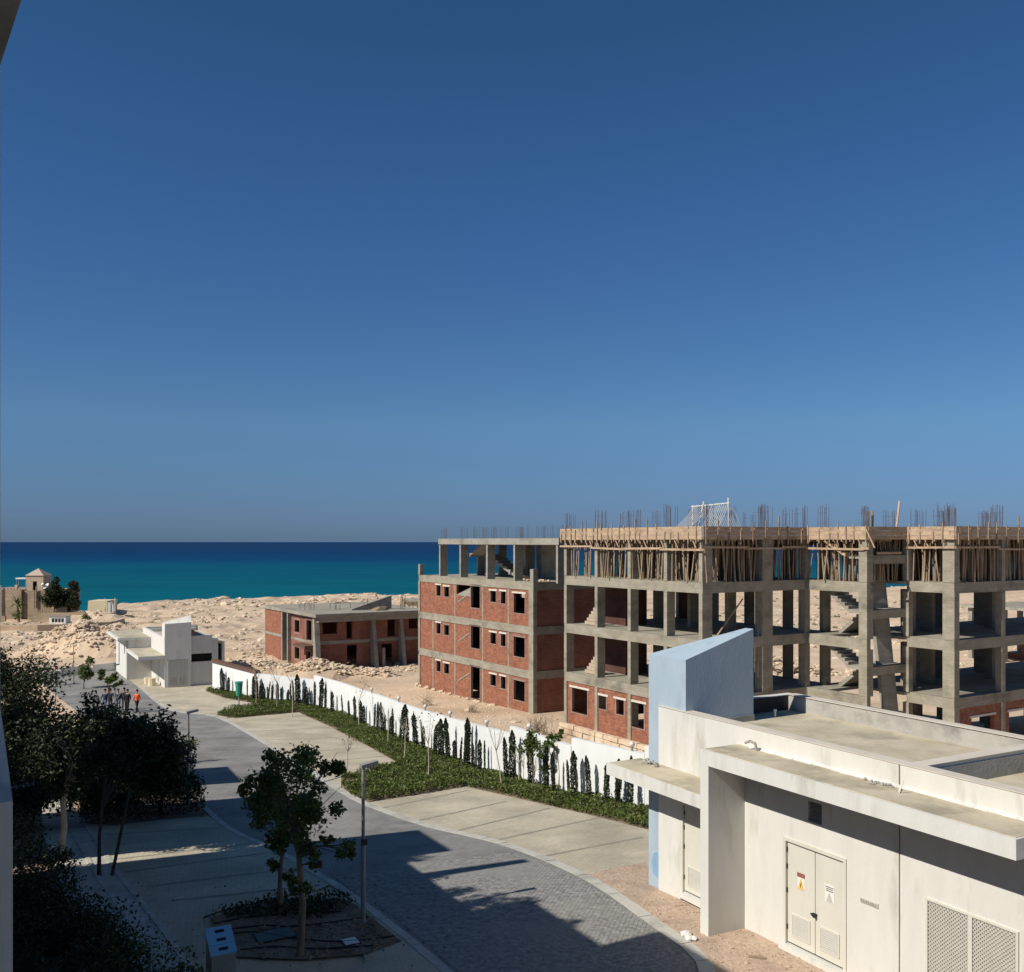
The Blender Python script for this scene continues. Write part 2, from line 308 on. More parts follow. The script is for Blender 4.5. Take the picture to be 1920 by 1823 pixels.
def land_z(X, Y):
    X = np.asarray(X, float); Y = np.asarray(Y, float)
    base = CZ - np.interp(Y, KY, KH)
    rough = vnoise(X * .33, Y * .33, 1) * .5 + vnoise(X * .8, Y * .8, 2) * .3 + vnoise(X * .11, Y * .11, 3) - .9
    # built-up street stays smooth, the lot is trodden sand, beyond it broken limestone
    lot = np.clip((X - fence_x(Y) - 1.0) / 2.0, 0, 1)
    far = np.clip((Y - 100) / 22, 0, 1); leftfar = np.clip((Y - 96) / 12, 0, 1)
    amp = .10 * lot * (1 - far) + np.where(X > -12, .9, 1.0) * far * 1.15
    z = base - .02 * (1 - far) - .02 + rough * amp
    # spoil heaps: by the sea road at left, and round the low brick house
    def heap(cx, cy, rx, ry, h, ang=0.0):
        ca, sa = math.cos(ang), math.sin(ang); dx = X - cx; dy = Y - cy
        q = ((dx * ca + dy * sa) / rx) ** 2 + ((-dx * sa + dy * ca) / ry) ** 2
        return h * np.clip(1 - q, 0, 1) ** .8 * (.75 + .5 * vnoise(X * .55, Y * .55, 9))
    z = z + heap(-50.5, 119, 7.5, 6.5, 2.7, .3) + heap(-57, 121, 6, 6, 1.7) + heap(-82.5, 188.5, 7, 4.5, 1.7)
    z = z + heap(8.0, 60.0, 9.5, 3.6, -1.0, -1.014)
    z = z + heap(-19.5, 97.5, 4.6, 3.5, 1.4) + heap(-26.5, 99, 4.0, 3.0, 1.5) + heap(-13.5, 97.0, 2.6, 1.6, .7)
    u = X / np.maximum(Y, 1); S = np.interp(u, [-1.2, -.46, -.435, -.41, -.36, -.27, -.2, -.1, 0, .2, .6], [205, 205, 214, 257, 278, 304, 312, 320, 340, 380, 390])
    S = S + (vnoise(X * .12, Y * .02, 5) - .5) * 16
    drop = np.clip((Y - S) / 7, 0, 1)
    return z * (1 - drop) + (SEA - 3) * drop
def grid_mesh(name, xs, ys, mat):
    X, Y = np.meshgrid(xs, ys); Z = land_z(X, Y)
    V = np.stack([X, Y, Z], 2).reshape(-1, 3); nx = len(xs); ny = len(ys)
    i = np.arange(nx - 1)[None, :] + np.arange(ny - 1)[:, None] * nx
    Fc = np.stack([i, i + 1, i + nx + 1, i + nx], 2).reshape(-1, 4)
    me = bpy.data.meshes.new(name); me.from_pydata(V.tolist(), [], Fc.tolist()); me.update(); uv_box(me, V); me.materials.append(mat)
    me.polygons.foreach_set('use_smooth', [False] * len(me.polygons))
    o = bpy.data.objects.new(name, me); COL.objects.link(o); WL[o.name] = Vector((0, 0, 0)); return prop(o, kind='structure')
ys = [-60, -30, 0, 10, 16, 20] + [y for y in KY if 22 <= y < 75] + list(np.arange(75, 100, 2.5)) + list(np.arange(100, 200, 1.25)) + list(np.arange(200, 500, 2.0))
ys = sorted(set(float(y) for y in ys))
xs = np.concatenate([np.arange(-330, -110, 4.0), np.arange(-110, 30, 1.25), np.arange(30, 330, 3.5)])
ground = grid_mesh('ground', xs, ys, M['sand'])
# sea
def mk_sea():
    m = bpy.data.materials.new('sea_water'); m.use_nodes = True; t = m.node_tree; N = t.nodes; L = t.links; b = N['Principled BSDF']
    b.inputs['Roughness'].default_value = .5; b.inputs['Specular IOR Level'].default_value = .03; b.inputs['IOR'].default_value = 1.33
    tc = N.new('ShaderNodeTexCoord'); sp = N.new('ShaderNodeSeparateXYZ'); L.new(tc.outputs['Object'], sp.inputs[0])
    mp = N.new('ShaderNodeMapping'); mp.inputs['Scale'].default_value = (.0011, .0042, 1); L.new(tc.outputs['Object'], mp.inputs[0])
    nz = N.new('ShaderNodeTexNoise'); nz.inputs['Scale'].default_value = 1.0; nz.inputs['Detail'].default_value = 6; L.new(mp.outputs[0], nz.inputs['Vector'])
    # depth proxy: distance offshore, wobbling with the sea-bed
    ma = N.new('ShaderNodeMath'); ma.operation = 'MULTIPLY_ADD'; ma.inputs[1].default_value = 900; L.new(nz.outputs['Fac'], ma.inputs[0]); ma.inputs[2].default_value = -450
    ad = N.new('ShaderNodeMath'); ad.operation = 'ADD'; L.new(sp.outputs['Y'], ad.inputs[0]); L.new(ma.outputs[0], ad.inputs[1])
    mr = N.new('ShaderNodeMapRange'); mr.inputs['From Min'].default_value = 200; mr.inputs['From Max'].default_value = 4200; L.new(ad.outputs[0], mr.inputs['Value'])
    cr = N.new('ShaderNodeValToRGB'); e = cr.color_ramp.elements
    e[0].position = 0.0; e[0].color = (.001, .125, .165, 1); e[1].position = 1.0; e[1].color = (.007, .033, .095, 1)
    for p, c in ((.07, (.001, .095, .135, 1)), (.17, (.001, .078, .135, 1)), (.29, (.002, .046, .118, 1)), (.5, (.004, .034, .10, 1))):
        x = e.new(p); x.color = c
    L.new(mr.outputs[0], cr.inputs[0])
    # wind streaks
    m2 = N.new('ShaderNodeMapping'); m2.inputs['Scale'].default_value = (.012, .10, 1); L.new(tc.outputs['Object'], m2.inputs[0])
    n2 = N.new('ShaderNodeTexNoise'); n2.inputs['Scale'].default_value = 1.0; n2.inputs['Detail'].default_value = 8; L.new(m2.outputs[0], n2.inputs['Vector'])
    r2 = N.new('ShaderNodeValToRGB'); r2.color_ramp.elements[0].position = .3; r2.color_ramp.elements[1].position = .72
    r2.color_ramp.elements[0].color = (.78, .78, .78, 1); r2.color_ramp.elements[1].color = (1.2, 1.2, 1.2, 1); L.new(n2.outputs['Fac'], r2.inputs[0])
    mx = N.new('ShaderNodeMix'); mx.data_type = 'RGBA'; mx.blend_type = 'MULTIPLY'; mx.inputs['Factor'].default_value = 1; L.new(cr.outputs[0], mx.inputs['A']); L.new(r2.outputs[0], mx.inputs['B'])
    # scattered whitecaps
    m4 = N.new('ShaderNodeMapping'); m4.inputs['Scale'].default_value = (.022, .10, 1); L.new(tc.outputs['Object'], m4.inputs[0])
    n4 = N.new('ShaderNodeTexNoise'); n4.inputs['Scale'].default_value = 1.0; n4.inputs['Detail'].default_value = 3; L.new(m4.outputs[0], n4.inputs['Vector'])
    r4 = N.new('ShaderNodeValToRGB'); r4.color_ramp.elements[0].position = .735; r4.color_ramp.elements[1].position = .78; r4.color_ramp.elements[1].color = (.6, .6, .6, 1); L.new(n4.outputs['Fac'], r4.inputs[0])
    m5 = N.new('ShaderNodeMix'); m5.data_type = 'RGBA'; L.new(r4.outputs[0], m5.inputs['Factor']); L.new(mx.outputs['Result'], m5.inputs['A']); m5.inputs['B'].default_value = (.45, .55, .6, 1)
    L.new(m5.outputs['Result'], b.inputs['Base Color'])
    bp = N.new('ShaderNodeBump'); bp.inputs['Distance'].default_value = 1.5; bp.inputs['Strength'].default_value = .6; L.new(n2.outputs['Fac'], bp.inputs['Height']); L.new(bp.outputs[0], b.inputs['Normal'])
    return m
mb = MB(); mb.add([(-45000, 150, SEA), (45000, 150, SEA), (45000, 60000, SEA), (-45000, 60000, SEA)], [(0, 1, 2, 3)])
prop(mb.build('sea', mk_sea()), kind='structure')
# draped paving sheets
def drape(name, poly, mat, dz, thick=0.0, parent=None):
    import bmesh
    bm = bmesh.new(); vsn = [bm.verts.new((p[0], p[1], 0)) for p in poly]; bm.faces.new(vsn)
    y0 = min(p[1] for p in poly); y1 = max(p[1] for p in poly)
    for y in KY:
        if y0 < y < y1:
            bmesh.ops.bisect_plane(bm, geom=bm.verts[:] + bm.edges[:] + bm.faces[:], plane_co=(0, y, 0), plane_no=(0, 1, 0))
    bmesh.ops.triangulate(bm, faces=bm.faces[:])
    for v in bm.verts: v.co.z = gz(v.co.y) + dz
    bmesh.ops.recalc_face_normals(bm, faces=bm.faces[:])
    for f in bm.faces:
        if f.normal.z < 0: f.normal_flip()
    if thick:
        r = bmesh.ops.extrude_face_region(bm, geom=bm.faces[:])
        vv = {g for g in r['geom'] if isinstance(g, bmesh.types.BMVert)}
        # extruded copy goes up, the first layer becomes the buried underside
        for v in vv: v.co.z += 0
        for v in bm.verts:
            if v not in vv: v.co.z -= thick
    me = bpy.data.meshes.new(name); bm.to_mesh(me); bm.free()
    V = np.array([v.co[:] for v in me.vertices]); uv_box(me, V); me.materials.append(mat)
    o = bpy.data.objects.new(name, me); COL.objects.link(o); WL[o.name] = Vector((0, 0, 0))
    if parent: o.parent = parent
    return o
def G(*pts): return [gp(x, y) for x, y in pts]
def smooth(P, n=3):
    P = [Vector(p) for p in P]; out = []
    for i in range(len(P) - 1):
        p0 = P[max(i - 1, 0)]; p1 = P[i]; p2 = P[i + 1]; p3 = P[min(i + 2, len(P) - 1)]
        for k in range(n):
            t = k / n
            out.append(.5 * ((2 * p1) + (p2 - p0) * t + (2 * p0 - 5 * p1 + 4 * p2 - p3) * t * t + (3 * p1 - p0 - 3 * p2 + p3) * t ** 3))
    out.append(P[-1])
    for p in out: p.z = gz(p.y)
    return out
# street edges, far to near
RIGHT = smooth(G((196, 1251), (222, 1259), (262, 1291), (300, 1323), (335, 1336), (405, 1345), (480, 1386), (560, 1437), (640, 1488), (690, 1513), (800, 1551), (929, 1581), (1087, 1645), (1230, 1743), (1300, 1790)), 3)
RIGHT += [KP(2.2, -1.95), KP(6, -2.0), KP(12, -2.05)]
for p in RIGHT: p.z = gz(p.y)
LEFT = smooth(G((60, 1262), (100, 1300), (200, 1370), (300, 1432), (388, 1513), (440, 1556), (520, 1592), (605, 1640), (672, 1682), (760, 1748), (855, 1825)), 3) + [KP(7, -8.0), KP(14, -8.4)]
for p in LEFT: p.z = gz(p.y)
road = prop(drape('road', RIGHT + LEFT[::-1], M['pave_road'], .006), kind='structure')
# the paved bays
bay_near = G((690, 1505), (780, 1490), (872, 1474), (1000, 1503), (1100, 1526), (1216, 1556)) + [KP(-3.3, 3.0)]
i0 = min(range(len(RIGHT)), key=lambda i: (RIGHT[i] - gp(690, 1513)).length); i1 = min(range(len(RIGHT)), key=lambda i: (RIGHT[i] - gp(1087, 1645)).length)
bay_near += [gp(1210, 1618), gp(1150, 1628)] + RIGHT[i0:i1 + 1][::-1]
prop(drape('parking_bay', bay_near, M['pave_bay'], .004), kind='structure')
j0 = min(range(len(RIGHT)), key=lambda i: (RIGHT[i] - gp(440, 1362)).length); j1 = min(range(len(RIGHT)), key=lambda i: (RIGHT[i] - gp(640, 1488)).length)
bay_far = G((425, 1347), (480, 1343), (560, 1335), (620, 1362), (690, 1398), (752, 1433), (690, 1448), (640, 1457)) + RIGHT[j0:j1 + 1][::-1]
prop(drape('parking_bay', bay_far, M['pave_bay'], .004), kind='structure')
k0 = min(range(len(RIGHT)), key=lambda i: (RIGHT[i] - gp(235, 1270)).length)
fore = RIGHT[k0:j0 + 1] + G((425, 1341), (432, 1331), (500, 1323), (420, 1308), (385, 1296), (400, 1284), (330, 1286), (240, 1252))
prop(drape('forecourt', fore, M['pave_bay'], .004), kind='structure')
bay_left = [KP(-3, -10.6), KP(-11.5, -11.2), KP(-22, -11.38)] + [p for p in LEFT if gp(388, 1513).y > p.y > gp(640, 1662).y] + G((600, 1668), (520, 1682), (420, 1706), (380, 1720)) + [KP(-1.5, -10.6)]
prop(drape('parking_bay', bay_left, M['pave_bay'], .004), kind='structure')
walk = [KP(-36, -11.4), KP(-20, -11.35), KP(-11.5, -11.2), KP(-3, -10.6), KP(4, -10.6), KP(12, -10.6), KP(12, -12.2), KP(4, -12.2), KP(-11, -12.6), KP(-36, -12.8)]
prop(drape('footpath', walk, M['kerb'], .008), kind='structure')
prop(drape('gravel_strip', [p for p in RIGHT if p.y < gp(1087, 1645).y + .01] + [KP(12, 3), KP(-3.4, 3.2)] + G((1214, 1596), (1150, 1612), (1092, 1636)), M['gravel'], .002), kind='structure')
# dark dividing courses between the bays
def course(name, p, q, w, mat, dz, n=1):
    p, q = Vector(p), Vector(q); d = (q - p).normalized(); s = Vector((-d.y, d.x, 0)) * w / 2
    return prop(drape(name, [p - s, q - s, q + s, p + s], mat, dz), kind='structure')
for (a, b) in (((780, 1540), (950, 1503)), ((850, 1560), (1030, 1516)), ((705, 1518), (880, 1482)), ((925, 1577), (1125, 1533)), ((1010, 1608), (1205, 1570))):
    course('bay_line', gp(*a), gp(*b), .13, M['pave_line'], .010)
for (a, b) in (((470, 1372), (618, 1364)), ((500, 1388), (655, 1382)), ((535, 1412), (692, 1402)), ((570, 1432), (722, 1418))):
    course('bay_line', gp(*a), gp(*b), .13, M['pave_line'], .010)
for (a, b) in (((196, 1566), (412, 1552)), ((235, 1636), (500, 1600)), ((275, 1664), (560, 1628)), ((320, 1690), (600, 1660)), ((215, 1612), (470, 1582))):
    course('bay_line', gp(*a), gp(*b), .12, M['pave_line'], .010)
# kerb stones
def kerb(name, line, w, step=.8, side=1, mat=None, top=.02):
    root = bpy.data.objects.new(name, None); COL.objects.link(root); WL[root.name] = Vector((0, 0, 0)); prop(root, kind='structure')
    cum = [0]
    for i in range(len(line) - 1): cum.append(cum[-1] + (line[i + 1] - line[i]).length)
    def pos(s):
        i = max(0, min(len(cum) - 2, int(np.searchsorted(cum, s)) - 1)); t = (s - cum[i]) / max(1e-6, cum[i + 1] - cum[i])
        return line[i].lerp(line[i + 1], t)
    n = int(cum[-1] / step)
    for k in range(n):
        p, q = pos(k * step + .008), pos((k + 1) * step - .008); d = (q - p); d.z = 0; d.normalize(); s = Vector((-d.y, d.x, 0)) * side * w
        tp = top + random.uniform(-.006, .006); up = Vector((0, 0, 1))
        g = lambda v: Vector((v.x, v.y, gz(v.y)))
        quad = [g(p), g(q), g(q + s), g(p + s)]
        if side < 0: quad = quad[::-1]
        MB().hexa([v - up * .1 for v in quad], [v + up * tp for v in quad]).build('kerb_stone', mat or M['kerb'], root)
    return root
kerb('kerb', RIGHT[6:], .34, .9, 1)
kerb('kerb', [p for p in LEFT if p.y < 42], .22, .9, -1)
kerb('kerb', [KP(-22, -11.38), KP(-11.5, -11.2), KP(-3, -10.62)], .14, .9, 1, None, .03)
kerb('kerb', [KP(-22, -11.9), KP(-11.5, -11.72), KP(-4, -11.2)], .12, .9, 1, None, .025)

# the nearest stretch of the street is laid paver by paver
RS = sorted(RIGHT, key=lambda p: p.y); RX = lambda y: float(np.interp(y, [p.y for p in RS], [p.x for p in RS]))
LS = sorted(LEFT, key=lambda p: p.y); LXX = lambda y: float(np.interp(y, [p.y for p in LS], [p.x for p in LS]))
M['paver'] = mk('paver_blocks', (.165, .16, .15), (.34, .33, .305), 6.5, .88, .003, 60, c3=(.29, .275, .245), s3=.35, p3=.5, detail=3)
pv = []
c45 = math.cos(R(45)); 
for i in range(-160, 160):
    for j in range(-90, 90):
        u = i * .105; v = j * .205 + (.1 if i % 2 else 0.0)
        a = (u * c45 - v * c45); b = -4.2 + (u * c45 + v * c45)
        if not (-8.5 < a < 7.5): continue
        p = KP(a, b)
        if p.y < 15 or p.x > RX(p.y) - .13 or p.x < LXX(p.y) + .13: continue
        if HOR + (CZ - gz(p.y)) / p.y * F > 1850: continue
        pv.append((p, a, b))
pv.sort(key=lambda k: k[0].length)
bed_ = [p for p in RS if KP(-8.5, 0).y + 3 > p.y and p.y > 15]
def paver_mesh(mb, p):
    e1 = (KP(c45, c45) - KP(0, 0)) * .0495; e2 = (KP(-c45, c45) - KP(0, 0)) * .0985; h = [gz(p.y) + .0145 + random.gauss(0, .0013) for _ in range(4)]
    q = [p - e1 - e2, p + e1 - e2, p + e1 + e2, p - e1 + e2]; g = [gz(v.y) for v in q]
    return mb.hexa([Vector((v.x, v.y, z + .008)) for v, z in zip(q, g)], [Vector((v.x, v.y, z + k - gz(p.y))) for v, z, k in zip(q, g, h)])
for p, a, b in pv[:290]: paver_mesh(MB(), p).build('paver', M['paver'], road)
mb = MB()
for p, a, b in pv[290:]: paver_mesh(mb, p)
prop(mb.build('paver_field', M['paver'], road), kind='stuff')
M['joint'] = mk('joint_sand', (.17, .16, .14), (.24, .22, .19), 3, .95)
a_pts = [KP(-8.4, 0), KP(7.6, 0)]
ylo, yhi = 14.5, max(k[0].y for k in pv) 
# ================================================================== our own block of flats, and its neighbours, along the near side of the street
FB = -14.46
ours = thing('apartment_block', 'white apartment block whose balcony edge shows at the near corner', 'apartment building', KP(10, -18))
mb = MB(); mb.box(KP, -.07, 13.3, -27, FB, -1, 11.84); mb.box(KP, -3.5, -.07, -27, FB, -1, 10.45); mb.box(KP, -9.0, -3.5, -27, FB, -1, 9.05)
mb.box(KP, -12.4, -9.0, -27, FB, -1.5, 10.45); mb.box(KP, 13.3, 40, -27, -16.2, -1, 13.3)
mb.build('wall', M['white'], ours)
_e = Vector((.57, -.82, 0)); _p = Vector((-1.61, 3.02, 0)); _q0, _q1 = _p - _e * .6, _p + _e * 6; _bk = Vector((-.82, -.57, 0)) * 3.0
MB().hexa([v + Vector((0, 0, 10.5)) for v in (_q0 + _bk, _q1 + _bk, _q1, _q0)], [v + Vector((0, 0, 10.8)) for v in (_q0 + _bk, _q1 + _bk, _q1, _q0)]).build('balcony_slab', M['screed_grey'], ours)
MB().box(KP, 13.3, 40, -16.2, FB - .05, 7.0, 7.25).build('balcony_slab', M['white'], ours)
MB().box(KP, 11.0, 13.56, -14.9, -14.43, 6.9, 8.19).build('balcony_parapet', M['white'], ours)
MB().box(KP, -6.9, -6.5, -20, FB, 9.05, 11.75).build('roof_screen', M['white'], ours)
pl_ = MB()
_r = np.random.default_rng(3)
for c_, r_, n_ in ((KP(-4.0, FB - .8, 10.15), .55, 260), (KP(-5.0, FB - .8, 9.9), .4, 160), (KP(-3.4, FB - .8, 10.85), .45, 150), (KP(-8.6, FB - .8, 9.95), .45, 180), (KP(-1.6, FB - .8, 11.1), .3, 100)):
    for k in range(n_):
        v = Vector(_r.normal(size=3)).normalized() * r_ * _r.random() ** .5; d = Vector(_r.normal(size=3)).normalized() * .09; e = d.orthogonal().normalized() * .045; p_ = c_ + v
        pl_.add([p_ - d, p_ + e, p_ + d, p_ - e], [(0, 1, 2, 3)])
prop(pl_.build('roof_planting', M['leaf'], ours), kind='stuff')
b2 = thing('terrace_house', 'low white terrace house beside the apartment block at the street edge', 'house', KP(-18, -20, gz(40)))
MB().box(KP, -22, -13.9, -27, FB, -3, 7.2).build('wall', M['white'], b2)
MB().box(KP, -22.1, -13.85, -27.1, FB + .05, 7.2, 7.35).build('roof', M['screed'], b2)
b3 = thing('terrace_house', 'farther white terrace house at the street edge behind dark trees', 'house', KP(-30, -20, gz(52)))
MB().box(KP, -32, -26.5, -27, FB, -4, 6.9).build('wall', M['white'], b3)
MB().box(KP, -32.1, -26.4, -27.1, FB + .05, 6.9, 7.05).build('roof', M['screed'], b3)

# ================================================================== near utility building
kz = thing('utility_building', 'white flat-roofed utility building with a pale blue wedge tower beside the street', 'utility building', KP(2, 3))
mb = MB()
door = (1.245, 3.01, .12, 2.47); win = (1.95, 2.34, 2.98, 3.42); gril = (4.92, 6.76, .12, 2.30); ldoor = (-2.3, -.55, .12, 2.42)
mb.wall(KP, -3.25, 4.285, 1.1, 1.38, -.4, 4.68, [door, win, ldoor]); mb.wall(KP, 4.315, 9.5, 1.1, 1.38, -.4, 4.68, [gril])
mb.box(KP, -3.25, -3.0, 1.38, 5.75, -.4, 4.68); mb.box(KP, 9.25, 9.5, 1.38, 5.75, -.4, 4.68)
mb.box(KP, -3.0, 9.25, 5.5, 5.75, -.4, 4.68)
mb.build('wall', M['white'], kz)
MB().box(KP, 4.285, 4.315, 1.14, 1.36, -.3, 4.66).build('expansion_joint', M['screed_grey'], kz)
MB().box(KP, 4.40, 4.66, 1.38, 5.5, 4.1, 4.676).build('parapet', M['white'], kz)
MB().box(KP, -3.0, 4.40, 1.38, 5.5, 4.0, 4.26).build('roof', M['screed'], kz)
MB().box(KP, 4.66, 9.25, 1.38, 5.5, 4.0, 4.22).build('roof', M['screed'], kz)
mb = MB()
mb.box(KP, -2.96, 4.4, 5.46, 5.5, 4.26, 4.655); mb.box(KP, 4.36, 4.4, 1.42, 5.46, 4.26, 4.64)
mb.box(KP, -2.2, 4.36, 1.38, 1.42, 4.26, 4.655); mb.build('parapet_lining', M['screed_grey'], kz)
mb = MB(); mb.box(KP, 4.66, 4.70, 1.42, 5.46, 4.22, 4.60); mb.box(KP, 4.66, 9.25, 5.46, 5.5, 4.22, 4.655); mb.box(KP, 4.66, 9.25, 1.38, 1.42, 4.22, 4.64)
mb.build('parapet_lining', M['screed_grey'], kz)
MB().box(KP, -3.0, -2.96, 3.5, 5.46, 4.26, 4.66).build('shaded_parapet_face', M['shade_black'], kz)  # dark strip that paints the shade on the inner parapet face
for a0, a1, b0, b1 in ((-3.27, 4.30, 1.085, 1.40), (4.302, 9.5, 1.085, 1.40), (-3.0, 9.5, 5.44, 5.77), (4.36, 4.70, 1.402, 5.438)): MB().box(KP, a0, a1, b0, b1, 4.682, 4.70).build('coping', M['coping'], kz)
# skirting fillet of spilled screed where roof meets parapet
def fillet(p, q, nrm, h, name, parent, mat, n=26):
    mb = MB(); p = Vector(p); q = Vector(q)
    for i in range(n):
        a = p.lerp(q, i / n); b = p.lerp(q, (i + 1) / n); w1 = h * random.uniform(.5, 1.3)
        mb.add([a, b, b + nrm * w1, a + nrm * w1 * random.uniform(.8, 1.2), a + Vector((0, 0, h * .5)), b + Vector((0, 0, h * .5))], [(0, 3, 2, 1), (3, 4, 5, 2), (0, 4, 3), (1, 2, 5)])
    return mb.build(name, mat, parent)
nW = KP(0, -1) - KP(0, 0); nIn = KP(0, 1) - KP(0, 0)
# canopies
MB().box(KP, -.28, 7.42, 0, 1.1, 3.89, 4.23).build('canopy', M['white'], kz)
MB().box(KP, -.22, 7.42 - .05, .07, 1.098, 4.225, 4.242).build('canopy_screed', M['screed'], kz)
fillet(KP(.2, 1.1, 4.238), KP(7.3, 1.1, 4.238), nW, .09, 'screed_fillet', kz, M['white'])
fillet(KP(4.72, 5.46, 4.222), KP(9.2, 5.46, 4.222), nW, .10, 'screed_fillet', kz, M['screed'])
MB().box(KP, -4.06, -.282, 0, 1.098, 2.85, 3.15).build('canopy', M['white'], kz)
MB().box(KP, -4.02, -.284, .05, 1.096, 3.145, 3.163).build('canopy_screed', M['screed'], kz)
MB().box(KP, -.28, 0, 0.002, 1.1, -.4, 3.89).build('pier', M['white'], kz)
# blue wedge tower
MB().hexa([KP(-3.74, 1.15, -.4), KP(-2.2, 1.15, -.4), KP(-2.2, 3.43, -.4), KP(-2.5, 3.43, -.4)], [KP(-3.74, 1.15, 6.0), KP(-2.2, 1.15, 6.0), KP(-2.2, 3.43, 6.69), KP(-2.5, 3.43, 6.69)]).build('tower', M['blue'], kz)
MB().hexa([KP(x, 1.149, z) for x, z in ((-3.56, .2), (-3.28, .1), (-3.27, .74), (-3.40, .80), (-3.54, .70), (-3.60, .45))], [KP(x, 1.142, z) for x, z in ((-3.56, .2), (-3.28, .1), (-3.27, .74), (-3.40, .80), (-3.54, .70), (-3.60, .45))]).build('paint_patch', M['blue2'], kz)
MB().box(KP, -2.19, -2.16, 1.42, 3.43, 4.26, 4.42).build('tower_skirting', M['screed_grey'], kz)
# doors
def vent_door(a0, a1, z0, z1, b=1.1, sign=None, parent=kz, hinge='l'):
    d = MB().box(KP, a0, a1, b + .03, b + .075, z0, z1).build('door', M['white2'], parent)
    v0, v1, y0, y1 = a0 + .16 * (a1 - a0), a1 - .16 * (a1 - a0), z0 + .16, z0 + .66
    mb = MB(); w = .035
    mb.box(KP, v0, v1, b + .008, b + .03, y0, y0 + w); mb.box(KP, v0, v1, b + .008, b + .03, y1 - w, y1); mb.box(KP, v0, v0 + w, b + .008, b + .03, y0 + w, y1 - w); mb.box(KP, v1 - w, v1, b + .008, b + .03, y0 + w, y1 - w)
    mb.build('vent_frame', M['white2'], d)
    mb = MB(); n = 9
    for i in range(n):
        z = y0 + w + (y1 - y0 - 2 * w) * (i + .1) / n; h = (y1 - y0 - 2 * w) / n
        mb.hexa([KP(v0 + w, b + .012, z), KP(v1 - w, b + .012, z), KP(v1 - w, b + .029, z + h * .7), KP(v0 + w, b + .029, z + h * .7)], [KP(v0 + w, b + .012, z + .008), KP(v1 - w, b + .012, z + .008), KP(v1 - w, b + .029, z + h * .7 + .008), KP(v0 + w, b + .029, z + h * .7 + .008)])
    prop(mb.build('louvre', M['grille'], d), kind='stuff')
    for z in (z0 + .28, z0 + .28 + (z1 - z0) * .36, z1 - .62, z1 - .25):
        a = a0 if hinge == 'l' else a1
        MB().box(KP, a - .012, a + .012, b + .005, b + .03, z, z + .10).build('hinge', M['dark'], d)
    if sign:
        am = (a0 + a1) / 2; s, zz = sign
        if s == 'warn':
            MB().box(KP, am - .11, am + .11, b + .022, b + .0285, zz + .27, zz + .36).build('sign_strip', M['sign_red'], d)
            pl = MB().box(KP, am - .105, am + .105, b + .024, b + .0287, zz, zz + .262).build('sign_plate', M['sign_white'], d)
            MB().hexa([KP(am - .095, b + .018, zz + .01), KP(am + .095, b + .018, zz + .01), KP(am, b + .018, zz + .25)][::-1], [KP(am - .095, b + .0235, zz + .01), KP(am + .095, b + .0235, zz + .01), KP(am, b + .0235, zz + .25)][::-1]).build('warning_triangle', M['yellow'], d)
            z5 = zz + .05
            MB().hexa([KP(am - .02, b + .014, z5 + .06), KP(am + .035, b + .014, z5 + .13), KP(am + .005, b + .014, z5 + .06), KP(am + .02, b + .014, z5 + .05), KP(am - .02, b + .014, z5 - .02), KP(am + .0, b + .014, z5 + .045)], [KP(am - .02, b + .0175, z5 + .06), KP(am + .035, b + .0175, z5 + .13), KP(am + .005, b + .0175, z5 + .06), KP(am + .02, b + .0175, z5 + .05), KP(am - .02, b + .0175, z5 - .02), KP(am + .0, b + .0175, z5 + .045)]).build('warning_bolt', M['dark'], d)
        else:
            MB().box(KP, am - .13, am + .13, b + .022, b + .0285, zz - .02, zz + .36).build('sign_plate', M['sign_white'], d)
            MB().hexa([KP(am - .085, b + .015, zz + .0), KP(am + .085, b + .015, zz + .0), KP(am, b + .015, zz + .2)][::-1], [KP(am - .085, b + .0215, zz + .0), KP(am + .085, b + .0215, zz + .0), KP(am, b + .0215, zz + .2)][::-1]).build('warning_triangle', M['grille'], d)
            for k, (w_, zt) in enumerate(((.11, .30), (.09, .26), (.10, .22))):
                MB().box(KP, am - w_, am + w_, b + .018, b + .0215, zz + zt, zz + zt + .014).build('sign_text_line', M['dark'], d)
    return d
d1 = vent_door(1.33, 2.12, .17, 2.40, sign=('warn', 1.42), hinge='l')
d2 = vent_door(2.135, 2.925, .17, 2.40, sign=('plain', 1.42), hinge='r')
for p in ((2.10, 1.02, 1.05), (2.17, 1.02, 1.00)):
    MB().tube(KP(2.135, 1.13, 1.03), KP(*p), .022, .018).build('handle', M['dark'], d2)
MB().box(KP, 2.08, 2.19, 1.06, 1.12, .99, 1.05).build('padlock', M['dark'], d2)
def door_frame(a0, a1, z0, z1, parent=kz, b=1.1):
    mb = MB(); w = .075
    mb.box(KP, a0, a0 + w, b - .03, b + .09, z0, z1); mb.box(KP, a1 - w, a1, b - .03, b + .09, z0, z1); mb.box(KP, a0 + w, a1 - w, b - .03, b + .09, z1 - w, z1)
    mb.build('door_frame', M['white2'], parent)
    MB().box(KP, a0 + w, a1 - w, b + .08, b + .25, z0, z1 - w).build('door_backing', M['black'], parent)
    MB().box(KP, a0 - .05, a1 + .05, b - .12, b + .06, z0 - .12, z0 - .002).build('door_step', M['white'], parent)
door_frame(1.245, 3.01, .12, 2.47); door_frame(-2.3, -.55, .12, 2.42)
vent_door(-2.22, -1.43, .17, 2.33, hinge='l'); vent_door(-1.42, -.63, .17, 2.33, sign=('warn', 1.45), hinge='l')
